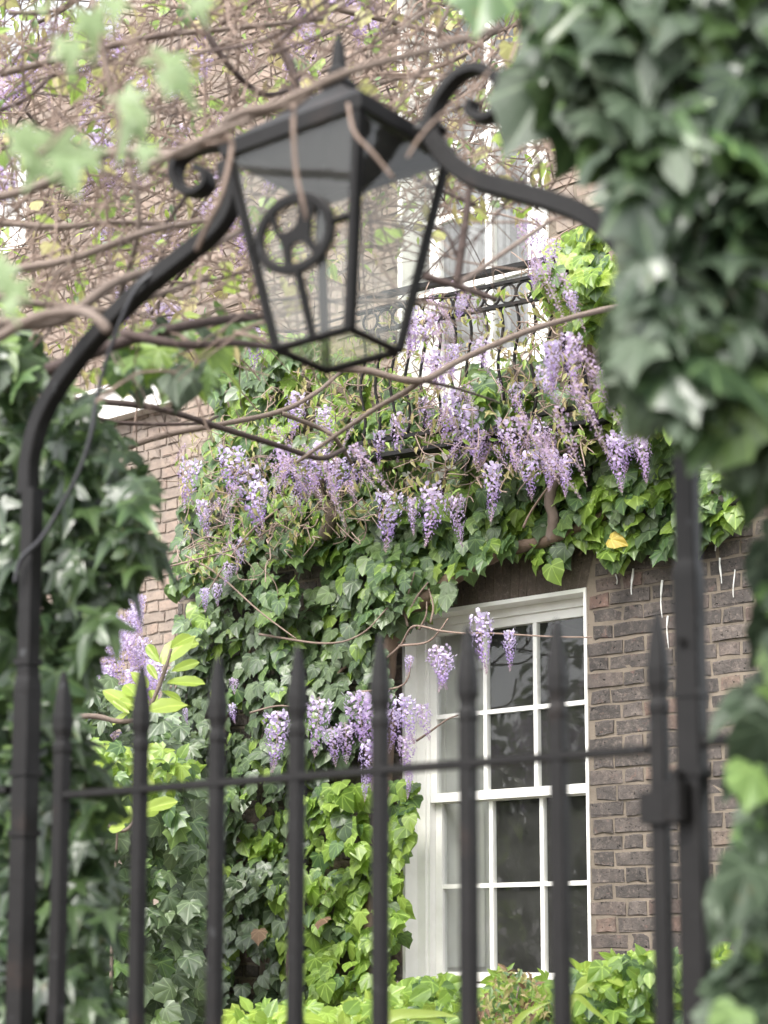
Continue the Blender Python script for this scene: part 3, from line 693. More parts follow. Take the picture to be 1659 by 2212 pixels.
stems(ivyA, [[(560, 2300, .05), (600, 2000, .08), (640, 1700, .1), (700, 1500, .12), (790, 1400, .12)], [(430, 2300, .06), (470, 1900, .1), (480, 1600, .12), (560, 1350, .15)], [(640, 2200, .15), (625, 2060, .2), (690, 1960, .2), (720, 1900, .18)]], IVYBARK, .014)
for u, v in ((560, 2010), (700, 1985), (370, 2195)):
    leaf_parts(ivyA, [(xf(WALL.px(u, v, .3), WALL.n + ZUP * .4 + rv(.6), DOWN + rv(1), .09), rng.choice(IVYS), DRY)], 'dead_leaf')

POLY_B = [(650, 1690), (760, 1690), (900, 1690), (885, 1800), (868, 1900), (872, 2020), (845, 2120), (850, 2260), (610, 2260), (640, 1900)]
ivyB = thing('ivy', 'bright yellow green young ivy beside the white window frame', 'ivy', WALL.P(*WALL.sz(760, 2212)) * 1.0); ivyB.location.z = 0
itB = wall_ivy(POLY_B, 620, lambda u, v: IVY_B if n2(u, v, 60, 21) + U(-.3, .3) > -.3 else (IVY_M if rng.random() < .7 else IVY_D), (.06, .12), lambda u, v: .4, seed=7, hole=-.35)
split_leaves(ivyB, itB, 280, near3)
stems(ivyB, [[(760, 2300, .1), (770, 2050, .15), (800, 1850, .15), (840, 1700, .15)]], IVYBARK, .01)

POLY_C = [(930, 960), (985, 860), (1020, 790), (1150, 770), (1190, 830), (1260, 870), (1340, 900), (1460, 880), (1470, 1000), (1600, 1030), (1600, 1130), (1500, 1170), (1450, 1195), (1380, 1180), (1340, 1215), (1250, 1150), (1190, 1225), (1150, 1190), (1090, 1180), (1030, 1150)]
ivyC = thing('ivy', 'large leaved ivy trailing over the brick above the window', 'ivy', WALL.P(*WALL.sz(1200, 1180)))
def matsC(u, v):
    b = n2(u, v, 60, 31)
    return IVY_B if (b > .15 or rng.random() < .1 or (1300 < u < 1410 and v < 960)) else (IVY_M if b > -.25 else IVY_D)
itC = wall_ivy(POLY_C, 1050, matsC, (.075, .118), lambda u, v: .2 if v > 930 else .55, seed=11, hole=-.3)
split_leaves(ivyC, itC, 300, near3)
leaf_parts(ivyC, [(xf(WALL.px(1320, 1165, .16), WALL.n + ZUP * .3, V((.6, 0, -.3)), .085), IVYS[2], YELLOW)], 'yellow_leaf')
stems(ivyC, [[(1250, 1200, .04), (1330, 1080, .06), (1400, 1020, .08), (1500, 1000, .05)], [(1440, 1100, .05), (1520, 1120, .03), (1570, 1130, .02)]], IVYBARK, .008)

POLY_D = [(1150, 600), (1200, 520), (1240, 490), (1340, 480), (1340, 640), (1310, 720), (1250, 740), (1215, 690), (1180, 660)]
POLY_E = [(1300, 790), (1345, 740), (1420, 760), (1470, 900), (1390, 960), (1320, 920), (1290, 850)]
ivyD = thing('ivy', 'lime green ivy tufts at the end of the balcony railing', 'ivy', WALL.P(*WALL.sz(1290, 800)))
itD = wall_ivy(POLY_D, 260, [IVY_B, IVY_B, LIME, LIME, IVY_M], (.065, .1), lambda u, v: .75, seed=15, hole=-.5) + wall_ivy(POLY_E, 170, [IVY_B, LIME, IVY_B, IVY_M], (.065, .105), lambda u, v: .6, seed=16, hole=-.5)
split_leaves(ivyD, itD, 260, near3)
stems(ivyD, [[(1300, 900, .1), (1280, 800, .12), (1270, 700, .12), (1290, 520, .1)], [(1350, 960, .1), (1345, 820, .12), (1300, 640, .1)]], IVYBARK, .02, 'stem')

POLY_F = [(440, 800), (560, 720), (640, 720), (760, 770), (900, 830), (960, 900), (960, 1000), (760, 1000), (560, 930), (470, 900)]
ivyF = thing('ivy', 'mixed green ivy tumbling beneath the lantern above the wisteria bloom', 'ivy', WALL.P(*WALL.sz(680, 860)))
itF = wall_ivy(POLY_F, 620, lambda u, v: IVY_B if n2(u, v, 50, 41) > .1 else (IVY_M if rng.random() > .4 else IVY_D), (.07, .115), lambda u, v: .4, seed=19, hole=-.25)
split_leaves(ivyF, itF, 250, near3)
stems(ivyF, [[(620, 1010, .1), (640, 900, .1), (700, 800, .1)]], IVYBARK, .02)

# ivy at the gate: on its left side and hanging over its right side
def gate_ivy(poly, n, mats, depth, size, shapes, tipdir=DOWN, seed=0, hole=-.5, face=.7, tj=.45):
    items = []
    for u, v in sample(poly, n):
        g = n2(u, v, 120, seed)
        if g < hole and rng.random() < .8: continue
        Y = depth(u, v); p = at(u, v, Y)
        N = nrm(V((0, -1, 0)) * face + ZUP * U(.1, .9) + rv(.6)); T = tipdir + rv(tj)
        items.append((xf(p, N, T, U(*size) * (1 if rng.random() > .25 else .7)), rng.choice(shapes), mats(u, v) if callable(mats) else rng.choice(mats), -Y))
    return items
gy = lambda u: GATE.px(u, 2050).y
POLY_L = [(-60, 740), (60, 760), (130, 800), (200, 860), (265, 940), (330, 1055), (290, 1120), (340, 1215), (255, 1240), (205, 1380), (190, 1460), (140, 1500), (180, 1620), (250, 1700), (215, 1800), (235, 1930), (215, 2060), (240, 2260), (-60, 2260)]
ivyL = thing('ivy', 'dark pointed ivy massed behind the left gate post', 'ivy', at(40, 2300, gy(60) + .35) * 1.0); ivyL.location.z = 0
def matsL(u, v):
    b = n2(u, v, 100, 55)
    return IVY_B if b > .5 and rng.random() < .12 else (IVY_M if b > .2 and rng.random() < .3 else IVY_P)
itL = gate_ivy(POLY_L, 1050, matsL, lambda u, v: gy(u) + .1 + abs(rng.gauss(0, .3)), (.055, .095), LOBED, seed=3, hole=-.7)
split_leaves(ivyL, itL, 280, near3)
for pts in ([(10, 2300, 3.4), (30, 1900, 3.35), (80, 1500, 3.3), (60, 1000, 3.3), (120, 820, 3.2)], [(150, 2300, 3.3), (130, 1900, 3.3), (180, 1650, 3.25)]):
    mb = MB(); mb.tube(spline([at(*p) for p in pts], 6), .012, 6, .1); mb.build('stem', IVYBARK, ivyL, smooth=True)
POLY_LU = [(-40, 720), (90, 700), (130, 730), (60, 800), (-40, 800)]
POLY_LV = [(230, 740), (300, 690), (420, 700), (520, 690), (560, 740), (470, 800), (380, 830), (260, 800)]
sprL = thing('ivy', 'loose ivy sprays lit green under the left sweep of the arch', 'ivy', at(300, 760, 3.1))
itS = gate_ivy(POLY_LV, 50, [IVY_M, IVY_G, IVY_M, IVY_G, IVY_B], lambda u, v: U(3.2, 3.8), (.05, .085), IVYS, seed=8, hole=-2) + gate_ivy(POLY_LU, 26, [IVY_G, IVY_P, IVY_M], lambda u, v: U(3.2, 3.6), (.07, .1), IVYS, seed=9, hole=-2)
split_leaves(sprL, itS, 300, near3)

POLY_R = [(1150, -60), (1720, -60), (1720, 930), (1640, 990), (1570, 930), (1470, 860), (1430, 800), (1375, 750), (1370, 660), (1390, 540), (1360, 450), (1315, 350), (1280, 260), (1230, 180), (1180, 80)]
ivyR = thing('ivy', 'broad grey green ivy hanging over the gate at upper right', 'ivy', at(1560, 300, 2.3))
def depR(u, v): return 1.86 + abs(rng.gauss(0, .3)) + (.1 if u < 1300 else 0)
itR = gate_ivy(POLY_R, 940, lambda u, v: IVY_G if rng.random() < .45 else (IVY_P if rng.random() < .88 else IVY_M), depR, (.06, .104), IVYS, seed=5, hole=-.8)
split_leaves(ivyR, itR, 260, near3)
for pts in ([(1700, 200, 2.5), (1560, 420, 2.5), (1470, 760, 2.45), (1490, 860, 2.44)], [(1640, -50, 2.5), (1500, 100, 2.45), (1330, 120, 2.4), (1150, 60, 2.3)], [(1700, 820, 2.4), (1560, 830, 2.3), (1420, 840, 2.25), (1390, 830, 2.2)]):
    mb = MB(); mb.tube(spline([at(*p) for p in pts], 6), .009, 6, .1); mb.build('stem', IVYBARK, ivyR, smooth=True)
for u0, v0, u1, v1, sz, mt in ((1050, -50, 1030, 60, 1, IVY_M), (1200, 170, 1090, 330, 1, IVY_G), ):
    p = at(u0, v0, 2.1); q = at(u1, v1, 2.06); leaf_parts(ivyR, [(xf(p, V((.1, -1, .5)), q - p, (q - p).length * 1.0), IVYS[1], mt)])
POLY_Q = [(1720, 1060), (1678, 1110), (1658, 1180), (1688, 1260), (1658, 1440), (1618, 1520), (1648, 1600), (1608, 1680), (1628, 1800), (1573, 1900), (1598, 2050), (1553, 2140), (1578, 2260), (1720, 2260)]
ivyQ = thing('ivy', 'pale blurred ivy climbing beside the right gate post, low down', 'ivy', at(1640, 2300, 2.25) * 1.0); ivyQ.location.z = 0
itQ = gate_ivy(POLY_Q, 260, lambda u, v: IVY_M if rng.random() < .16 else IVY_G, lambda u, v: U(2.0, 2.5), (.05, .085), IVYS[1:3], seed=12, hole=-.4)
split_leaves(ivyQ, itQ, 200, near3)
mb = MB(); mb.tube(spline([at(1720, 2300, 2.4), at(1640, 1800, 2.4), at(1690, 1300, 2.4), at(1650, 1000, 2.4)], 6), .01, 6, .1); mb.build('stem', IVYBARK, ivyQ, smooth=True)

# added ivy mass outside the frame, blocks light from the gate bars' right faces
hdBlock = thing('hedge', 'tall dark ivy hedge added out of frame to block light from the right', 'hedge', GATE.P(pr_s + 1.4, 0, 0))
items = []
for i in range(3000):
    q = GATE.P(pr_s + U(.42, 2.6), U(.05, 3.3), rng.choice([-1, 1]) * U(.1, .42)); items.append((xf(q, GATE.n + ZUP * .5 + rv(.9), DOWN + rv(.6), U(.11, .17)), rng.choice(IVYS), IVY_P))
leaf_mass(hdBlock, items)
for sx in (.7, 1.4, 2.1):
    mb = MB(); mb.tube(spline([GATE.P(pr_s + sx, z, U(-.05, .05)) for z in (0, 1, 2, 3)], 5), lambda t: .03 - .015 * t, 6, .1); mb.build('stem', IVYBARK, hdBlock, smooth=True)

# soft out-of-focus climber leaves at the top left, with its own thin stems
clm = thing('climber', 'pale green climber leaves close to the camera at upper left', 'climber', at(120, 200, 2.0))
SPOTS = [(95, 40, .9), (190, 60, 1), (250, 30, .8), (150, 120, .9), (365, 150, 1.2), (372, 185, 1), (275, 235, 1), (300, 290, 1.1), (285, 260, .9), (40, 310, 1), (120, 330, 1.3), (150, 370, 1.2), (90, 385, 1), (60, 340, 1), (190, 350, .9), (15, 600, 1), (40, 640, .9), (430, 30, .7), (20, 680, .6), (320, 345, .7)]
items = []
for u, v, s_ in SPOTS:
    p = at(u + U(-8, 8), v - 30, U(1.75, 2.0)); items.append((xf(p, V((0, -1, .7)) + rv(.5), DOWN + rv(.7), .044 * s_), rng.choice(LOBED), SOFT))
leaf_parts(clm, items)
for pts in ([(-30, 120, 1.9), (100, 60, 1.9), (260, 90, 1.9), (340, 130, 1.9), (365, 210, 1.9)], [(-20, 410, 1.9), (90, 330, 1.9), (180, 230, 1.9), (260, 130, 1.9), (330, 30, 1.9)], [(240, 380, 1.9), (255, 250, 1.9), (200, 60, 1.9)]):
    mb = MB(); mb.tube(spline([at(*p) for p in pts], 6), .0022, 5); mb.build('stem', TWIG, clm, smooth=True)

# ------------------------------------------------------------------ wisteria
def raceme_mesh(name, seed, L=1.0, n=95, W=.17, fade=.0, bud=False):
    r = random.Random(seed); vs, fs, col = [], [], []
    def quad(ps, cs):
        k = len(vs); vs.extend(ps); col.extend(cs); fs.append(tuple(range(k, k + len(ps))))
    bx, by = r.uniform(-.12, .12), r.uniform(-.12, .12)
    axis = lambda t: V((bx * t * t, by * t * t, -L * t))
    for i in range(n):
        t = ((i + r.random()) / n) ** 1.08 * .96; a = i * 2.4 + r.uniform(-.4, .4)
        rad = W * (.55 + .75 * math.sin(min(1, t * 1.9 + .25) * math.pi / 2)) * max(.02, 1 - t * 1.04) ** .9 + .008
        rad *= r.uniform(.55, 1.1); out = V((math.cos(a), math.sin(a), 0))
        p0 = axis(t); c = p0 + out * rad + V((0, 0, -.35 * rad + r.uniform(-.02, .02)))
        sz = (.055 * (1 - t * .72)) * r.uniform(.6, 1.05) * (.6 if bud else 1)
        side = V((-out.y, out.x, 0)); up_ = nrm(V((0, 0, 1)) * .8 + out * r.uniform(-.2, .7) + side * r.uniform(-.5, .5))
        open_ = max(0, 1 - t * 1.5) if not bud else .1
        pale = V((.78, .74, .9)); mid = V((.43, .31, .65)); deep = V((.29, .16, .49)); bei = V((.5, .39, .33))
        ban = pale * open_ + mid * (1 - open_); ban = ban + (V((.82, .78, .9)) - ban) * (r.random() ** 3 * .8 * open_)
        keel = mid * open_ + deep * (1 - open_)
        fd = min(1, max(0, (t - .7) / .25) + fade + (.55 if bud else 0)); ban = ban.lerp(bei, fd * .9); keel = keel.lerp(bei * .85, fd * .8)
        s1 = side * sz
        quad([c - s1 * .55, c + s1 * .55, c + s1 * .75 + up_ * sz * 1.0, c + up_ * sz * 1.35, c - s1 * .75 + up_ * sz * 1.0], [ban * .9, ban * .9, ban, ban, ban])
        kd = nrm(out * .9 + V((0, 0, -.6))) * sz * 1.15
        quad([c - s1 * .4, c + V((0, 0, .25 * sz)), c + s1 * .4, c + kd], [keel, keel, keel, keel * .9])
        if i % 2 == 0: quad([p0, p0 + V((0, 0, .006)), c], [bei * .8] * 3)
    for k in range(8):
        a_, b_ = axis(k / 8), axis((k + 1) / 8); w_ = .008 * (1 - k / 9)
        for e_ in (V((w_, 0, 0)), V((0, w_, 0))): quad([a_ - e_, a_ + e_, b_ + e_, b_ - e_], [V((.4, .36, .2))] * 4)
    me = bpy.data.meshes.new(name); me.from_pydata([tuple(v) for v in vs], [], fs); me.update(); me.materials.append(PETAL)
    at_ = me.color_attributes.new('petal', 'FLOAT_COLOR', 'POINT'); at_.data.foreach_set('color', [x for c in col for x in (c.x, c.y, c.z, 1)])
    return me
RAC = [raceme_mesh('raceme', s, n=nn, W=w_) for s, nn, w_ in ((1, 160, .17), (2, 145, .2), (3, 165, .15), (4, 150, .23))]
BUD = [raceme_mesh('bud_raceme', s, n=100, W=.085, bud=True) for s in (11, 12, 13)]
def cluster(plant, p, L, wid=1.0, mesh=None, tilt=.12):
    o = bpy.data.objects.new('flower_cluster', mesh or rng.choice(RAC)); COL.objects.link(o); o.parent = plant
    o.location = p - parent_loc(plant); o.rotation_euler = (U(-tilt, tilt), U(-tilt, tilt), U(0, 6.28)); o.scale = (L * wid, L * wid, L)
    return o
def branch(plant, pts, r0, r1, mat, name='branch', wob=.08, n=6, sides=6):
    mb = MB(); mb.tube(spline(pts, n), lambda t: r0 + (r1 - r0) * t, sides, wob); return mb.build(name, mat, plant, smooth=True)

wisA = thing('wisteria', 'mauve wisteria flowering along the ivy clad wall by the window', 'wisteria', WALL.P(*WALL.sz(850, 2212)) * 1.0); wisA.location.z = 0
wp = lambda *q: WALL.px(*q)
branch(wisA, [wp(800, 2300, .12), wp(815, 1900, .12), wp(830, 1600, .12), wp(838, 1420, .14), wp(872, 1340, .16), wp(950, 1268, .16), wp(1075, 1196, .14), wp(1190, 1165, .12), wp(1300, 1115, .1), wp(1385, 1062, .1), wp(1420, 1000, .1)], .06, .016, IVYBARK, 'trunk', .1, 8, 10)
branch(wisA, [wp(1190, 1168, .12), wp(1196, 1120, .14), wp(1188, 1075, .16), wp(1215, 1000, .18), wp(1300, 900, .2), wp(1300, 700, .2), wp(1265, 560, .2)], .03, .02, BARK, 'branch', .1)
branch(wisA, [wp(700, 1160, .2), wp(715, 1110, .25), wp(690, 1060, .28), wp(720, 980, .3), wp(760, 880, .3)], .035, .02, BARK)
for pts in ([(831, 1425, .2), (865, 1394, .24), (893, 1353, .28), (953, 1363, .3), (1003, 1368, .3), (1059, 1368, .3), (1184, 1375, .28), (1278, 1377, .25)],
            [(881, 1353, .27), (875, 1313, .27), (896, 1235, .25)], [(878, 1335, .27), (900, 1290, .27), (925, 1258, .25)], [(930, 1345, .27), (936, 1310, .25), (926, 1272, .22)],
            [(862, 1395, .24), (920, 1388, .26), (950, 1362, .27), (968, 1335, .26)], [(905, 1360, .28), (920, 1330, .3), (922, 1300, .3)],
            [(560, 1370, .3), (700, 1390, .35), (780, 1370, .35), (840, 1310, .3)], [(400, 1200, .3), (470, 1240, .35), (560, 1320, .4), (640, 1380, .4)], [(300, 1240, .5), (400, 1215, .5), (520, 1180, .45), (620, 1120, .4)],
            [(1130, 1140, .25), (1150, 1100, .25), (1200, 1030, .3), (1260, 950, .3)], [(1200, 980, .3), (1300, 945, .25), (1400, 925, .2), (1460, 918, .15)],
            [(900, 1600, .25), (930, 1580, .28), (965, 1555, .28), (990, 1545, .28)], [(780, 1495, .3), (870, 1480, .3), (890, 1420, .3)], [(360, 1240, .3), (330, 1250, .3), (260, 1230, .3)],
            [(540, 1540, .35), (600, 1525, .4), (650, 1530, .4)], [(600, 1100, .4), (540, 1150, .45), (480, 1230, .45), (430, 1310, .4)]):
    branch(wisA, [wp(*p) for p in pts], .0065, .0035, TWIG, 'twig', .1, 6, 5)
CL = [(415, 990, 135, 1), (505, 965, 120, 1.2), (535, 1000, 180, 1), (437, 1080, 110, 1), (560, 1040, 120, 1), (843, 1060, 140, 1.1), (890, 1075, 90, .9), (935, 1045, 150, 1.1), (985, 1070, 115, .9), (1065, 1000, 130, 1), (1150, 975, 100, 1.1), (1190, 975, 95, 1.3), (1222, 985, 90, 1),
      (1328, 935, 135, 1.1), (1385, 945, 100, 1.1), (1355, 930, 90, 1), (980, 845, 115, 1.1), (1118, 825, 90, 1), (860, 895, 115, 1.1), (640, 850, 110, 1.2), (700, 880, 100, 1.2), (525, 1160, 90, .9), (495, 1215, 60, 1.1), (442, 1270, 60, 1.3), (470, 1260, 60, 1),
      (1038, 1318, 135, .95), (1100, 1360, 90, 1), (945, 1395, 100, 1.3), (965, 1410, 95, 1.1), (885, 1415, 45, 1.2), (775, 1490, 150, 1.2), (815, 1490, 160, 1.1), (800, 1600, 120, 1.1), (600, 1535, 145, 1.2), (690, 1505, 150, 1), (715, 1570, 90, 1.2), (745, 1560, 90, 1.3), (870, 1500, 115, 1.2), (850, 1530, 100, 1.2),
      (875, 1590, 95, 1.4), (910, 1520, 90, 1), (790, 1660, 80, .8), (885, 1660, 70, .9), (505, 1465, 40, 1.5), (500, 1520, 50, 1.2), (255, 1235, 90, 1.2), (285, 1290, 100, 1), (238, 1340, 80, 1.3), (265, 1330, 90, 1.1), (225, 1400, 70, 1.3), (225, 1460, 60, 1.3), (370, 1500, 40, 1.2), (400, 1530, 40, 1),
      (610, 960, 120, 1.2), (650, 985, 110, 1.3), (690, 960, 140, 1.2), (730, 990, 110, 1.3), (770, 970, 110, 1.1), (640, 1040, 90, 1.1), (1020, 880, 140, 1.2), (1060, 900, 120, 1.2), (1100, 900, 120, 1.1), (990, 910, 110, 1), (1165, 910, 90, 1), (920, 860, 90, 1.2), (820, 930, 90, 1.1)]
for u, v, L, wd in CL: cluster(wisA, wp(u, v, U(.42, .62)), L * 8.1 / FPX * U(.95, 1.08), wd)
for i in range(66):
    u, v = rng.choice([(U(960, 1240), U(840, 980)), (U(560, 800), U(900, 1080)), (U(960, 1240), U(820, 980)), (U(400, 520), U(950, 1200)), (U(880, 1000), U(620, 800))])
    cluster(wisA, wp(u, v, U(.4, .8)), U(.12, .24), U(.8, 1.2), rng.choice(BUD), .7)
for i in range(2):
    u, v = U(890, 1000), U(640, 760); cluster(wisA, wp(u, v, U(.6, 1.3)), U(.14, .28), U(.9, 1.3), None, .4)
items = []
for i in range(1500):
    u, v = rng.choice(sample([(380, 930), (560, 850), (880, 640), (1200, 600), (1300, 900), (1280, 1000), (1000, 1060), (800, 1120), (560, 1200), (400, 1260)], 1))
    items.append((xf(wp(u, v, U(.3, .65)), WALL.n + ZUP * .4 + rv(.9), DOWN + rv(1.0), U(.025, .055)), LEAFLET[0], BRONZE if rng.random() < .6 else IVY_B))
leaf_mass(wisA, items, 'young_leaves')
mb = MB()
for i in range(620):
    u, v = sample([(380, 930), (560, 850), (880, 640), (1200, 560), (1300, 900), (1260, 1020), (1000, 1060), (800, 1150), (560, 1220), (400, 1260)], 1)[0]
    p = wp(u, v, U(.25, .6)); d_ = nrm(rv() + V((.2, 0, .2))); L = U(.06, .22); q = [p, p + d_ * L * .4 + rv(.035), p + d_ * L * .75 + rv(.045), p + d_ * L + rv(.06)]
    mb.tube(spline(q, 3), U(.0018, .0032), 4)
mb.build('fine_twigs', STRAW, wisA, 'stuff')

# the tangle over and behind the gate
wisB = thing('wisteria', 'tangled bare wisteria branches with mauve tufts behind the lantern', 'wisteria', at(350, 500, 5.0))
EXPL = [([(140, 862, 4.6), (330, 880, 4.6), (480, 925, 4.7), (600, 962, 4.8), (690, 990, 4.9), (745, 970, 5)], .013, .01, DBARK), ([(270, 966, 5.6), (360, 938, 5.6), (450, 921, 5.6), (600, 890, 5.7), (680, 850, 5.8), (740, 800, 6)], .017, .009, BARK),
        ([(610, 893, 5.7), (690, 925, 5.8), (722, 945, 5.8), (760, 1000, 6)], .012, .008, BARK), ([(150, 880, 4.6), (250, 912, 4.7), (420, 915, 4.8), (470, 900, 4.9)], .008, .006, DBARK),
        ([(690, 795, 4.6), (790, 800, 4.6), (905, 822, 4.6), (1000, 775, 4.7), (1140, 715, 4.8), (1290, 672, 5), (1400, 650, 5.2)], .014, .012, BARK), ([(640, 1000, 4.8), (800, 890, 4.7), (870, 850, 4.65), (912, 822, 4.6)], .008, .012, BARK), ([(912, 822, 4.6), (990, 840, 4.7), (1080, 870, 4.8)], .007, .004, DBARK),
        ([(915, 596, 3.4), (985, 617, 3.4), (1075, 648, 3.4)], .012, .009, DBARK), ([(1015, 395, 3.4), (1005, 480, 3.4), (986, 615, 3.4)], .010, .012, DBARK), ([(985, 617, 3.4), (1040, 580, 3.6), (1140, 510, 3.9), (1200, 470, 4.2)], .008, .007, BARK), ([(990, 560, 3.4), (965, 505, 3.4), (930, 480, 3.5)], .006, .003, DBARK),
        ([(-20, 590, 3.2), (150, 560, 3.2), (320, 500, 3.25), (480, 470, 3.4)], .013, .008, BARK), ([(-20, 700, 3.0), (130, 690, 3.0), (250, 610, 3.05), (400, 560, 3.2), (520, 500, 3.5)], .017, .008, BARK), ([(-20, 640, 3.3), (120, 660, 3.3), (240, 670, 3.3), (330, 640, 3.4), (450, 600, 3.6)], .012, .008, BARK),
        ([(-20, 740, 2.8), (70, 690, 2.75), (160, 672, 2.7), (205, 685, 2.6), (234, 716, 2.58)], .013, .011, BARK), ([(100, 800, 3.2), (260, 740, 3.2), (420, 700, 3.3), (580, 680, 3.5)], .018, .012, DBARK), ([(260, 720, 3.2), (400, 745, 3.2), (500, 740, 3.3), (600, 752, 3.5)], .013, .009, DBARK),
        ([(-20, 480, 3.6), (120, 490, 3.6), (260, 480, 3.6), (400, 490, 3.7)], .011, .007, BARK), ([(-20, 430, 3.3), (90, 400, 3.2), (240, 330, 3.0), (400, 330, 2.7), (510, 250, 2.45), (600, 225, 2.4), (745, 158, 2.4), (900, 115, 2.45), (1080, 60, 2.6)], .012, .007, BARK),
        ([(300, 370, 2.5), (420, 310, 2.45), (560, 250, 2.42), (640, 225, 2.42), (690, 180, 2.42)], .008, .006, BARK), ([(636, 215, 2.42), (634, 280, 2.4), (640, 370, 2.4), (655, 440, 2.4), (662, 475, 2.41)], .005, .004, TWIG), ([(752, 225, 2.4), (765, 285, 2.38), (805, 330, 2.37), (850, 385, 2.37)], .004, .0035, TWIG),
        ([(470, 290, 2.45), (498, 300, 2.45), (497, 345, 2.44), (475, 430, 2.44), (450, 480, 2.46), (425, 540, 2.5)], .006, .005, TWIG), ([(380, 300, 2.48), (440, 312, 2.46), (500, 300, 2.45)], .005, .005, TWIG), ([(880, 340, 2.3), (905, 300, 2.3), (945, 255, 2.3), (1000, 215, 2.3), (1060, 150, 2.3)], .0028, .0024, TWIG),
        ([(200, 0, 3.4), (230, 150, 3.4), (270, 320, 3.4), (300, 480, 3.4), (260, 640, 3.5)], .009, .008, BARK), ([(420, 0, 3.6), (470, 110, 3.6), (560, 200, 3.7), (640, 190, 3.8)], .012, .007, DBARK), ([(600, 90, 3.6), (630, 150, 3.6), (640, 210, 3.6)], .016, .013, DBARK),
        ([(0, 160, 4), (160, 120, 4), (330, 80, 4), (520, 60, 4), (700, 40, 4.2)], .012, .008, BARK), ([(640, 0, 5), (900, 60, 5.2), (1000, 90, 5.4), (1150, 40, 5.6)], .012, .008, BARK), ([(820, 180, 5), (980, 130, 5), (1080, 60, 5)], .011, .008, BARK)]
for pts, r0, r1, mt in EXPL: branch(wisB, [at(*p) for p in pts], r0 * .72, r1 * .72, mt, 'branch', .1, 7, 7)
ZONE = [(-60, -60), (1130, -60), (1220, 120), (1220, 440), (960, 500), (620, 640), (560, 760), (300, 830), (-60, 760)]
for i in range(185):
    u, v = sample(ZONE, 1)[0]; Y = U(3.3, 7.0) if rng.random() > .3 else U(3.1, 3.6)
    p = at(u, v, Y); ang = rng.gauss(R(22), R(26)) + (math.pi if rng.random() < .5 else 0)
    if rng.random() < .22: ang = U(0, 6.28)
    d_ = V((math.cos(ang), U(-.35, .35), math.sin(ang))); L = U(.25, .8) * Y / 4; pts = [p]
    for k in range(5):
        d_ = nrm(d_ + rv(.38)); pts.append(pts[-1] + d_ * L / 5)
    r = rng.choice([.002, .0025, .003, .004, .0055]) * (.75 + Y / 12)
    if proj(pts[-1])[0] > 1240: continue
    mb = MB(); P_ = spline(pts, 4); mb.tube(P_, lambda t: r * (1 - .7 * t), 5, .14)
    for k in (6, 10, 14):                           # side shoots leave the branch at an acute angle
        if rng.random() < .75:
            t_ = nrm(P_[k + 1] - P_[k]); dd = nrm(t_ + rv(.9) + V((0, 0, .25))); l2 = L * U(.2, .5); q = [P_[k]]
            for _ in range(3): dd = nrm(dd + rv(.4)); q.append(q[-1] + dd * l2 / 3)
            mb.tube(spline(q, 3), lambda t: r * .5 * (1 - .75 * t), 5, .1)
    mb.build('branch', rng.choice([BARK, BARK, TWIG, DBARK, DBARK]), wisB, smooth=True)
mb = MB()
for i in range(1800):
    u, v = sample(ZONE + [], 1)[0]; Y = U(3.2, 7.0); p = at(u, v, Y); d_ = nrm(rv() + V((.5, 0, .2))); L = U(.06, .36)
    mb.tube(spline([p, p + d_ * L * .5 + rv(.02), p + d_ * L + rv(.03)], 2), U(.0015, .003), 4)
mb.build('fine_twigs', TWIG, wisB, 'stuff')
for i in range(80):
    u, v = sample([(-40, -40), (800, -40), (800, 120), (560, 480), (560, 700), (200, 700), (-40, 560)], 1)[0]
    cluster(wisB, at(u, v, U(5, 7.6)), U(.1, .24), U(.9, 1.5), rng.choice(RAC + BUD[:1]), .5)
for u, v, L, wd, Y in ((1190, 735, 120, 1.1, 5.2), (1232, 720, 140, 1.0, 5.1), (1172, 790, 110, 1.0, 5.3), (1035, 730, 90, 1.3, 5.8), (1000, 640, 70, 1.2, 5.8), (930, 760, 110, 1.2, 6), (890, 690, 80, 1.2, 6), (1150, 470, 90, 1.2, 6), (1185, 520, 90, 1.2, 6), (1160, 560, 80, 1.1, 6.2), (1230, 630, 70, 1.1, 5.5)):
    cluster(wisB, at(u, v, Y), L * Y / FPX, wd, None, .25)
for u, v, Y in ((1250, 760, 5), (1275, 800, 5), (1240, 830, 5), (1200, 880, 5.4), (1120, 900, 5.6), (1160, 940, 5.5), (760, 960, 5.6), (700, 1000, 5.6), (1150, 540, 5.6), (1210, 590, 5.6), (1120, 480, 6), (930, 680, 5.4), (980, 600, 5.4)):
    o = cluster(wisB, at(u, v, Y), U(.2, .3), 1.0, rng.choice(BUD), .2); o.rotation_euler = (U(-.2, .2), -U(.3, .8), U(-.2, .2))
items = []
for i in range(1250):
    u, v = sample(ZONE, 1)[0]; items.append((xf(at(u, v, U(4, 7.6)), V((0, -1, .5)) + rv(.9), DOWN + rv(1.0), U(.03, .07)), LEAFLET[0] if rng.random() < .7 else IVYS[1], rng.choice([BRONZE, BRONZE, BRONZE, IVY_B, IVY_B, LIME, IVY_M])))
leaf_mass(wisB, items, 'young_leaves')

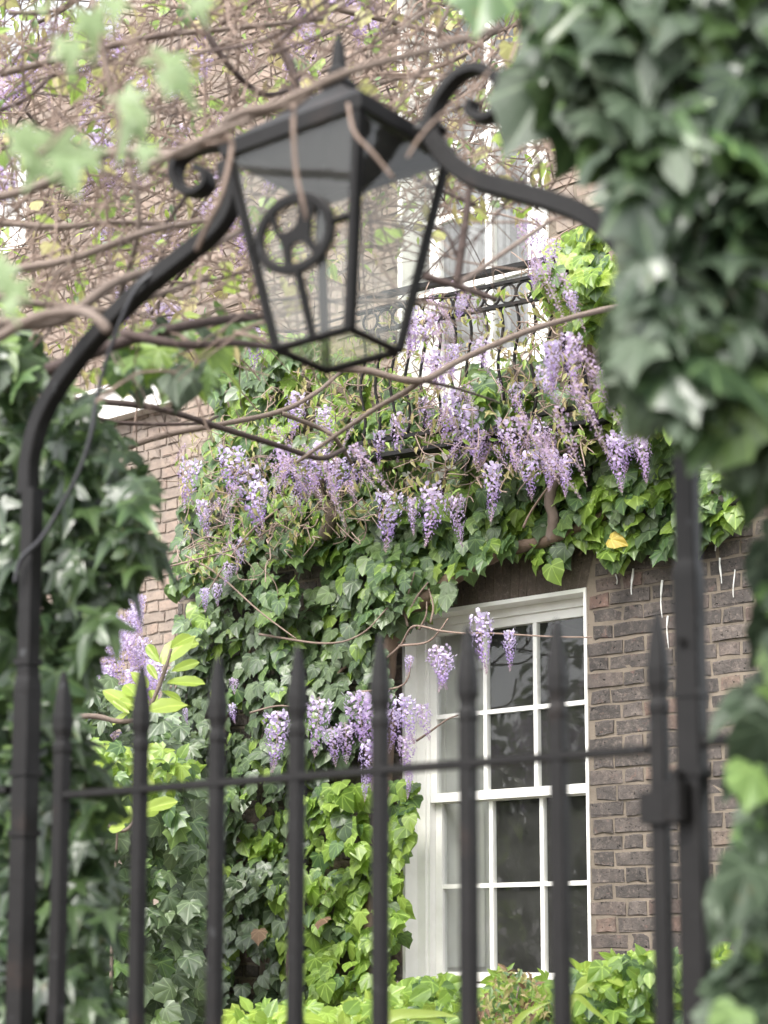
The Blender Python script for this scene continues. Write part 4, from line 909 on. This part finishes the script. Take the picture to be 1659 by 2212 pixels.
# ------------------------------------------------------------------ shrubs in the front garden
def px2(o, L): return [(o[0] + x / 2.0, o[1] + y / 2.0) for x, y in L]
mag = thing('magnolia_sprig', 'lime green shrub shoots with long glossy leaves left of the ivy', 'shrub', at(240, 2300, 5.9) * 1.0); mag.location.z = 0
A5 = (0, 1106); A7 = (0, 1659)
for (o, b, t) in [(A5, (735, 590), (815, 465)), (A5, (740, 600), (845, 515)), (A5, (700, 660), (840, 555)), (A5, (690, 650), (650, 590)), (A5, (740, 690), (822, 620)), (A5, (680, 725), (640, 660)), (A5, (640, 760), (570, 700)), (A5, (720, 740), (832, 662)), (A5, (575, 860), (465, 730)), (A5, (590, 800), (540, 730)), (A5, (580, 840), (505, 770)), (A5, (560, 865), (480, 855)),
                  (A5, (640, 860), (795, 803)), (A5, (670, 830), (655, 770)), (A5, (700, 775), (765, 750)), (A5, (640, 850), (610, 760)), (A5, (560, 870), (490, 810)), (A7, (520, 260), (540, 140)), (A7, (540, 255), (450, 240)), (A7, (545, 220), (485, 185)), (A7, (600, 205), (695, 148)), (A7, (600, 190), (755, 128)), (A7, (545, 240), (560, 160)), (A7, (370, 210), (365, 180))]:
    (u0, v0), (u1, v1) = px2(o, [b, t]); Y = U(5.75, 6.05); p = at(u0, v0, Y); q = at(u1, v1, Y + U(-.06, .06))
    leaf_parts(mag, [(xf(p, V((U(-.5, .5), -1, U(.1, .8))), q - p, (q - p).length * 1.05), LONG[0] if rng.random() < .4 else OVAL[0], LIME)])
for o, L in ((A5, [(-60, 1000), (340, 885), (520, 905), (620, 880), (680, 770), (720, 660), (740, 590)]), (A7, [(100, 300), (360, 220), (440, 240), (540, 270), (600, 190)])):
    branch(mag, [at(u, v, 5.9) for u, v in px2(o, L)], .012, .005, BARK, 'stem')
branch(mag, [at(150, 2300, 6.1), at(100, 1900, 6.0), at(-30, 1606, 5.9)], .02, .012, BARK, 'stem')
def volume_plant(poly, n, depth, size, shapes, mats, seed, T=None, hole=-.5):
    items = []
    for u, v in sample(poly, n):
        if n2(u, v, 60, seed) < hole: continue
        Y = depth(u, v); items.append((xf(at(u, v, Y), V((0, -.8, U(.3, 1))) + rv(.7), (T or V((0, -.4, -.3))) + rv(.9), U(*size)), rng.choice(shapes), mats(u, v) if callable(mats) else rng.choice(mats), -Y))
    return items
POLY_H = [(835, 2260), (840, 2165), (890, 2125), (960, 2105), (1040, 2150), (1080, 2105), (1150, 2130), (1230, 2100), (1300, 2075), (1400, 2060), (1420, 2055), (1480, 2065), (1560, 2040), (1600, 2260)]
hed = thing('hedge', 'bright green leafy hedge under the white sash window', 'hedge', at(1200, 2500, 6.6) * 1.0); hed.location.z = 0
itH = volume_plant(POLY_H, 1500, lambda u, v: 7.0 - .0006 * (u - 830) - U(0, .9), (.05, .085), OVAL + IVYS[2:], lambda u, v: rng.choice([IVY_B, IVY_B, IVY_B, IVY_M, LIME]), 3, hole=-.6)
split_leaves(hed, itH, 300, near3)
for i in range(9):
    u = 860 + i * 85; branch(hed, [at(u + U(-10, 10), 2420, 6.7), at(u + U(-20, 20), 2250, 6.6), at(u + U(-30, 30), 2120, 6.5)], .009, .004, BARK, 'stem')
POLY_H2 = [(1040, 2260), (1030, 2170), (1080, 2095), (1140, 2090), (1190, 2150), (1180, 2260)]
shr = thing('shrub', 'fine leaved shrub flushed orange in the middle of the hedge', 'shrub', at(1110, 2500, 6.1) * 1.0); shr.location.z = 0
itH2 = volume_plant(POLY_H2, 620, lambda u, v: U(5.7, 6.2), (.022, .04), LEAFLET, lambda u, v: rng.choice([IVY_M, IVY_B, BRONZE, BRONZE, DRY]), 5, hole=-.7)
split_leaves(shr, itH2, 120, near3); branch(shr, [at(1110, 2450, 6), at(1105, 2250, 6), at(1120, 2130, 6)], .008, .003, BARK, 'stem')
POLY_H3 = [(480, 2260), (500, 2190), (570, 2175), (650, 2165), (730, 2190), (800, 2150), (850, 2140), (850, 2260)]
bus = thing('bush', 'low lime green bush at the foot of the dark ivy', 'bush', at(640, 2600, 6) * 1.0); bus.location.z = 0
itH3 = volume_plant(POLY_H3, 420, lambda u, v: U(5.8, 6.6), (.05, .085), OVAL + IVYS[:1], [IVY_B, IVY_B, LIME], 6, hole=-.8)
split_leaves(bus, itH3, 200, near3); branch(bus, [at(650, 2600, 6.2), at(655, 2400, 6.2), at(650, 2240, 6.2)], .008, .003, BARK, 'stem')
POLY_H4 = [(120, 1640), (190, 1600), (360, 1620), (420, 1660), (330, 1720), (180, 1720), (130, 1800)]
gol = thing('bush', 'yellow green bush glimpsed between the left gate bars', 'bush', at(240, 2500, 6.6) * 1.0); gol.location.z = 0
itH4 = volume_plant(POLY_H4, 330, lambda u, v: U(6.4, 7.2), (.045, .08), OVAL + IVYS[:1], [IVY_B, LIME, IVY_B, IVY_M], 9, hole=-.8)
split_leaves(gol, itH4, 150, near3); branch(gol, [at(250, 2500, 6.8), at(240, 2100, 6.8), at(260, 1680, 6.8)], .01, .004, BARK, 'stem')
POLY_H5 = [(90, 1480), (200, 1440), (300, 1500), (400, 1560), (430, 1700), (430, 2260), (60, 2260)]
hd5 = thing('hedge', 'shaded green hedge between the left gate bars and the ivy wall', 'hedge', at(250, 2700, 8.2) * 1.0); hd5.location.z = 0
itH5 = volume_plant(POLY_H5, 900, lambda u, v: U(7.6, 8.8), (.08, .125), IVYS, lambda u, v: IVY_D if n2(u, v, 70, 77) < .15 else IVY_M, 10, T=V((0, -.3, -1)), hole=-.7)
split_leaves(hd5, itH5, 250, near3); branch(hd5, [at(250, 2700, 8.4), at(240, 2100, 8.4), at(260, 1600, 8.4)], .02, .008, BARK, 'stem')
for i in range(34):
    u, v = sample([(215, 1200), (300, 1240), (330, 1400), (400, 1480), (250, 1540), (200, 1460)], 1)[0]
    cluster(wisA, at(u, v, U(8.3, 9.3)), U(.12, .26), U(.9, 1.3), rng.choice(RAC))
bld = thing('strap_leaf_plant', 'strappy plant with arching yellow green blades in front of the hedge', 'plant', at(1000, 2600, 5.4) * 1.0); bld.location.z = 0
for pts, w_ in (([(800, 2330), (830, 2205), (930, 2190), (990, 2196)], .02), ([(1060, 2330), (1115, 2212), (1150, 2180), (1192, 2163)], .012), ([(1210, 2330), (1235, 2161), (1285, 2185), (1330, 2225)], .012), ([(1000, 2330), (960, 2220), (900, 2200), (860, 2230)], .012)):
    P = spline([at(u, v, 5.3) for u, v in pts], 8); mb = MB(); m = len(P); vs_ = []
    for i, p in enumerate(P):
        ww = w_ * (1 - (i / (m - 1)) ** 2 * .95); t = nrm(P[min(i + 1, m - 1)] - P[max(i - 1, 0)]); x = nrm(t.cross(V((0, -1, .3))))
        vs_ += [p - x * ww, p + V((0, .2, -.35)) * ww, p + x * ww]
    mb.add(vs_, [f for i in range(m - 1) for f in ((3 * i, 3 * i + 3, 3 * i + 4, 3 * i + 1), (3 * i + 1, 3 * i + 4, 3 * i + 5, 3 * i + 2))])
    mb.build('blade', LIME, bld, smooth=True)

# garden tree to the left, mirrored in the window panes
tre = thing('garden_tree', 'leafy garden tree out to the left, mirrored darkly in the window panes', 'tree', V((-5.4, 5.4, 0)))
branch(tre, [V((-5.4, 5.4, 0)), V((-5.35, 5.4, .9)), V((-5.5, 5.35, 1.9)), V((-5.4, 5.5, 3.2))], .11, .05, BARK, 'trunk')
for k in range(7):
    a = k * .9; z = 1.3 + .25 * k
    branch(tre, [V((-5.42, 5.4, z)), V((-5.42 + .6 * math.cos(a), 5.4 + .6 * math.sin(a), z + .35)), V((-5.42 + 1.4 * math.cos(a), 5.4 + 1.4 * math.sin(a), z + .7))], .035, .012, BARK, 'limb')
items = []
for i in range(3200):
    d_ = nrm(V((rng.gauss(0, 1), rng.gauss(0, 1), rng.gauss(0, 1)))); c = V((-5.4, 5.4, 2.7)); r = 1.9 * (.45 + .55 * rng.random()) * (1 + .35 * mnoise.noise(d_ * 2.2))
    if mnoise.noise(d_ * 4) < -.32: continue
    items.append((xf(c + V((d_.x * r, d_.y * r, d_.z * r * .95)), d_ + rv(.6) + ZUP * .4, DOWN + rv(.8), U(.12, .2)), OVAL[1], IVY_M if rng.random() < .5 else IVY_D))
leaf_mass(tre, items, 'crown')
print('objects', len(bpy.data.objects))
